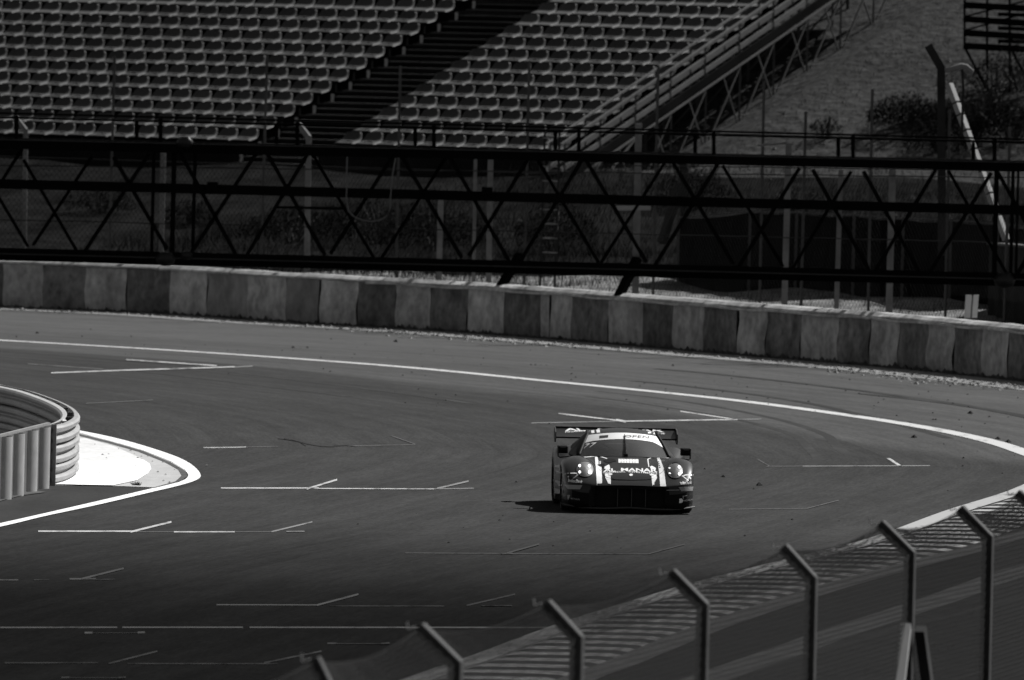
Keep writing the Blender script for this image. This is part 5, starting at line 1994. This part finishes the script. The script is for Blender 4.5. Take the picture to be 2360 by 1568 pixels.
# windscreen strip, race number, lettering
rows = []
for u in np.linspace(-.985, .985, 33):
    v0 = .655 - .03 * u * u - .22 * max(0.0, (u - .72) / .28) ** 1.5 - .05 * max(0.0, (-u - .8) / .2)
    row = []
    for k in range(6):
        p = ws(u, v0 + (1.0 - v0) * k / 5)
        row.append(p + Vector((0, -.002, .004)))
    rows.append(row)
cbuild(MB().grid(rows), 'sun_strip', 'white', smooth=True)
text('strip_lettering', 'OPEN', [(2290, 540), (3040, 560), (3025, 645), (2280, 600)], zc_, BV_WS, 'ink', .008, bold=.01)
poly('strip_emblem', [(1540, 560), (1805, 538), (1800, 610), (1540, 635)], zc_, BV_WS, 'ink', .008)
text('race_number', '7', [(1130, 800), (1270, 780), (1110, 935), (1060, 945)], zc_, BV_WS, 'white', .006, bold=.02)
text('race_number', '7', [(1305, 770), (1460, 758), (1290, 905), (1230, 915)], zc_, BV_WS, 'white', .006, bold=.02)
# roof print
for a, b, conv in (((1275, 395), (1390, 480), zc_), ((1435, 375), (1560, 465), zc_), ((630, 395), (745, 490), zd_), ((795, 415), (895, 515), zd_)):
    (x0, y0), (x1, y1) = a, b
    poly('roof_stripe', [(x0, y0), (x0 + (x1 - x0) * .85, y0 - 10), (x1, y1 - 10), (x0 + (x1 - x0) * .2, y1)], conv, BV_ROOF, 'white')
# wing lettering
text('wing_lettering', 'AL', [(490, 318), (1000, 310), (1155, 408), (490, 412)], zc_, BV_WING, 'white', .004, wing, bold=.03)
text('wing_lettering', 'FINANCIAL', [(495, 425), (1290, 395), (1290, 420), (495, 462)], zc_, BV_WING, 'white', .004, wing, bold=.01)
text('wing_lettering', 'MANAR', [(1480, 318), (3500, 350), (3500, 445), (1480, 412)], zc_, BV_WING, 'white', .004, wing, bold=.03)
text('wing_lettering', 'INVESTMENTS', [(1480, 420), (3520, 470), (3520, 510), (1480, 450)], zc_, BV_WING, 'white', .004, wing, bold=.01)
# wiper
wp_ = [cast(*z1(*p), BV_WS) for p in ((1192, 484), (1190, 420), (1183, 340), (1178, 275))]
wp_ = [p + n * .02 for p, n in wp_ if p is not None]
cbuild(MB().tube(wp_, [.014, .013, .010, .006], 6), 'wiper', 'black')
b0, n0 = cast(*z1(1192, 486), BV_WS)
if b0 is not None:
    cbuild(MB().box((b0.x - .03, b0.y - .05, b0.z - .02), (b0.x + .03, b0.y + .03, b0.z + .03)), 'wiper_mount', 'black')

# --- headlights
for cx, cy, rx, ry, leds in ((768, 628, 88, 80, ((710, 592), (808, 594), (711, 657), (810, 660))), (1712, 643, 80, 80, ((1652, 606), (1750, 606), (1653, 678), (1752, 678)))):
    rows = []
    for rr, dm_ in ((0.0, .030), (.35, .027), (.65, .019), (.85, .009), (1.0, 0.002)):
        row = []
        for k in range(25):
            a = 2 * math.pi * k / 24
            p, n = cast(*z1(cx + rx * rr * math.cos(a), cy + ry * rr * math.sin(a)), BV_BODY)
            row.append(p + n * dm_)
        rows.append(row)
    hl = cbuild(MB().grid(rows), 'headlight', 'lens', smooth=True)
    hl.data.flip_normals()
    rim_p = []
    for k in range(25):
        a = 2 * math.pi * k / 24
        p, n = cast(*z1(cx + rx * 1.03 * math.cos(a), cy + ry * 1.03 * math.sin(a)), BV_BODY)
        rim_p.append(p + n * .002)
    cbuild(MB().tube(rim_p, .010, 6, caps=False), 'bezel', 'bezel', hl)
    mb_ = MB().grid(rows)
    bvh_l = BVHTree.FromPolygons([Vector(p) for p in mb_.v], mb_.f)
    for lx, ly in leds:
        disc('lamp', lx, ly, 13, 15, z1, bvh_l, 'led', .006, 14, hl)

# --- driver
drv = thing('person', CAR_M @ Vector((.36, 2.55, .28)), 'helmeted driver in a race suit seated behind the windscreen of the racing car', 'person')
sk_v = [(0, 0, 0), (0, .02, .22), (0, .05, .42), (0, .03, .50), (-.19, .03, .40), (.19, .03, .40), (-.24, -.18, .25), (.24, -.18, .25), (-.12, -.40, .36), (.12, -.40, .36), (-.10, -.30, .02), (.10, -.30, .02),
        (-.12, -.62, -.0), (.12, -.62, 0), (-.12, -.85, -.02), (.12, -.85, -.02)]
sk_e = [(0, 1), (1, 2), (2, 3), (2, 4), (2, 5), (4, 6), (5, 7), (6, 8), (7, 9), (0, 10), (0, 11), (10, 12), (11, 13), (12, 14), (13, 15)]
sk_r = [.15, .15, .13, .06, .075, .075, .05, .05, .042, .042, .085, .085, .06, .06, .05, .05]
dme = bpy.data.meshes.new('race_suit')
dme.from_pydata(sk_v, sk_e, [])
dob = bpy.data.objects.new('race_suit', dme)
COL.objects.link(dob)
dob.parent = drv
drv.rotation_euler = (0, 0, CAR_YAW)
dme.materials.append(MT['suit'])
sm = dob.modifiers.new('skin', 'SKIN')
for i, r in enumerate(sk_r):
    dme.skin_vertices[0].data[i].radius = (r, r)
dme.skin_vertices[0].data[0].use_root = True
dob.modifiers.new('smooth', 'SUBSURF').levels = 1
hm = MB()
rows = []
for i in range(9):
    th_ = math.pi * i / 8
    rows.append([(.125 * math.sin(th_) * math.cos(a), .15 * math.sin(th_) * math.sin(a) - (.02 if th_ > 1.6 else 0), .60 + .135 * math.cos(th_)) for a in np.linspace(0, 2 * math.pi, 17)])
hb = hm.grid(rows).build('helmet', MT['helmet'], drv, smooth=True, org=(0, 0, 0))
vz = MB().grid([[(.130 * math.cos(a), .157 * math.sin(a), .60 + z) for a in np.linspace(math.pi * 1.15, math.pi * 1.85, 10)] for z in (-.02, .055)]).build('visor', MT['black'], drv, smooth=True, org=(0, 0, 0))
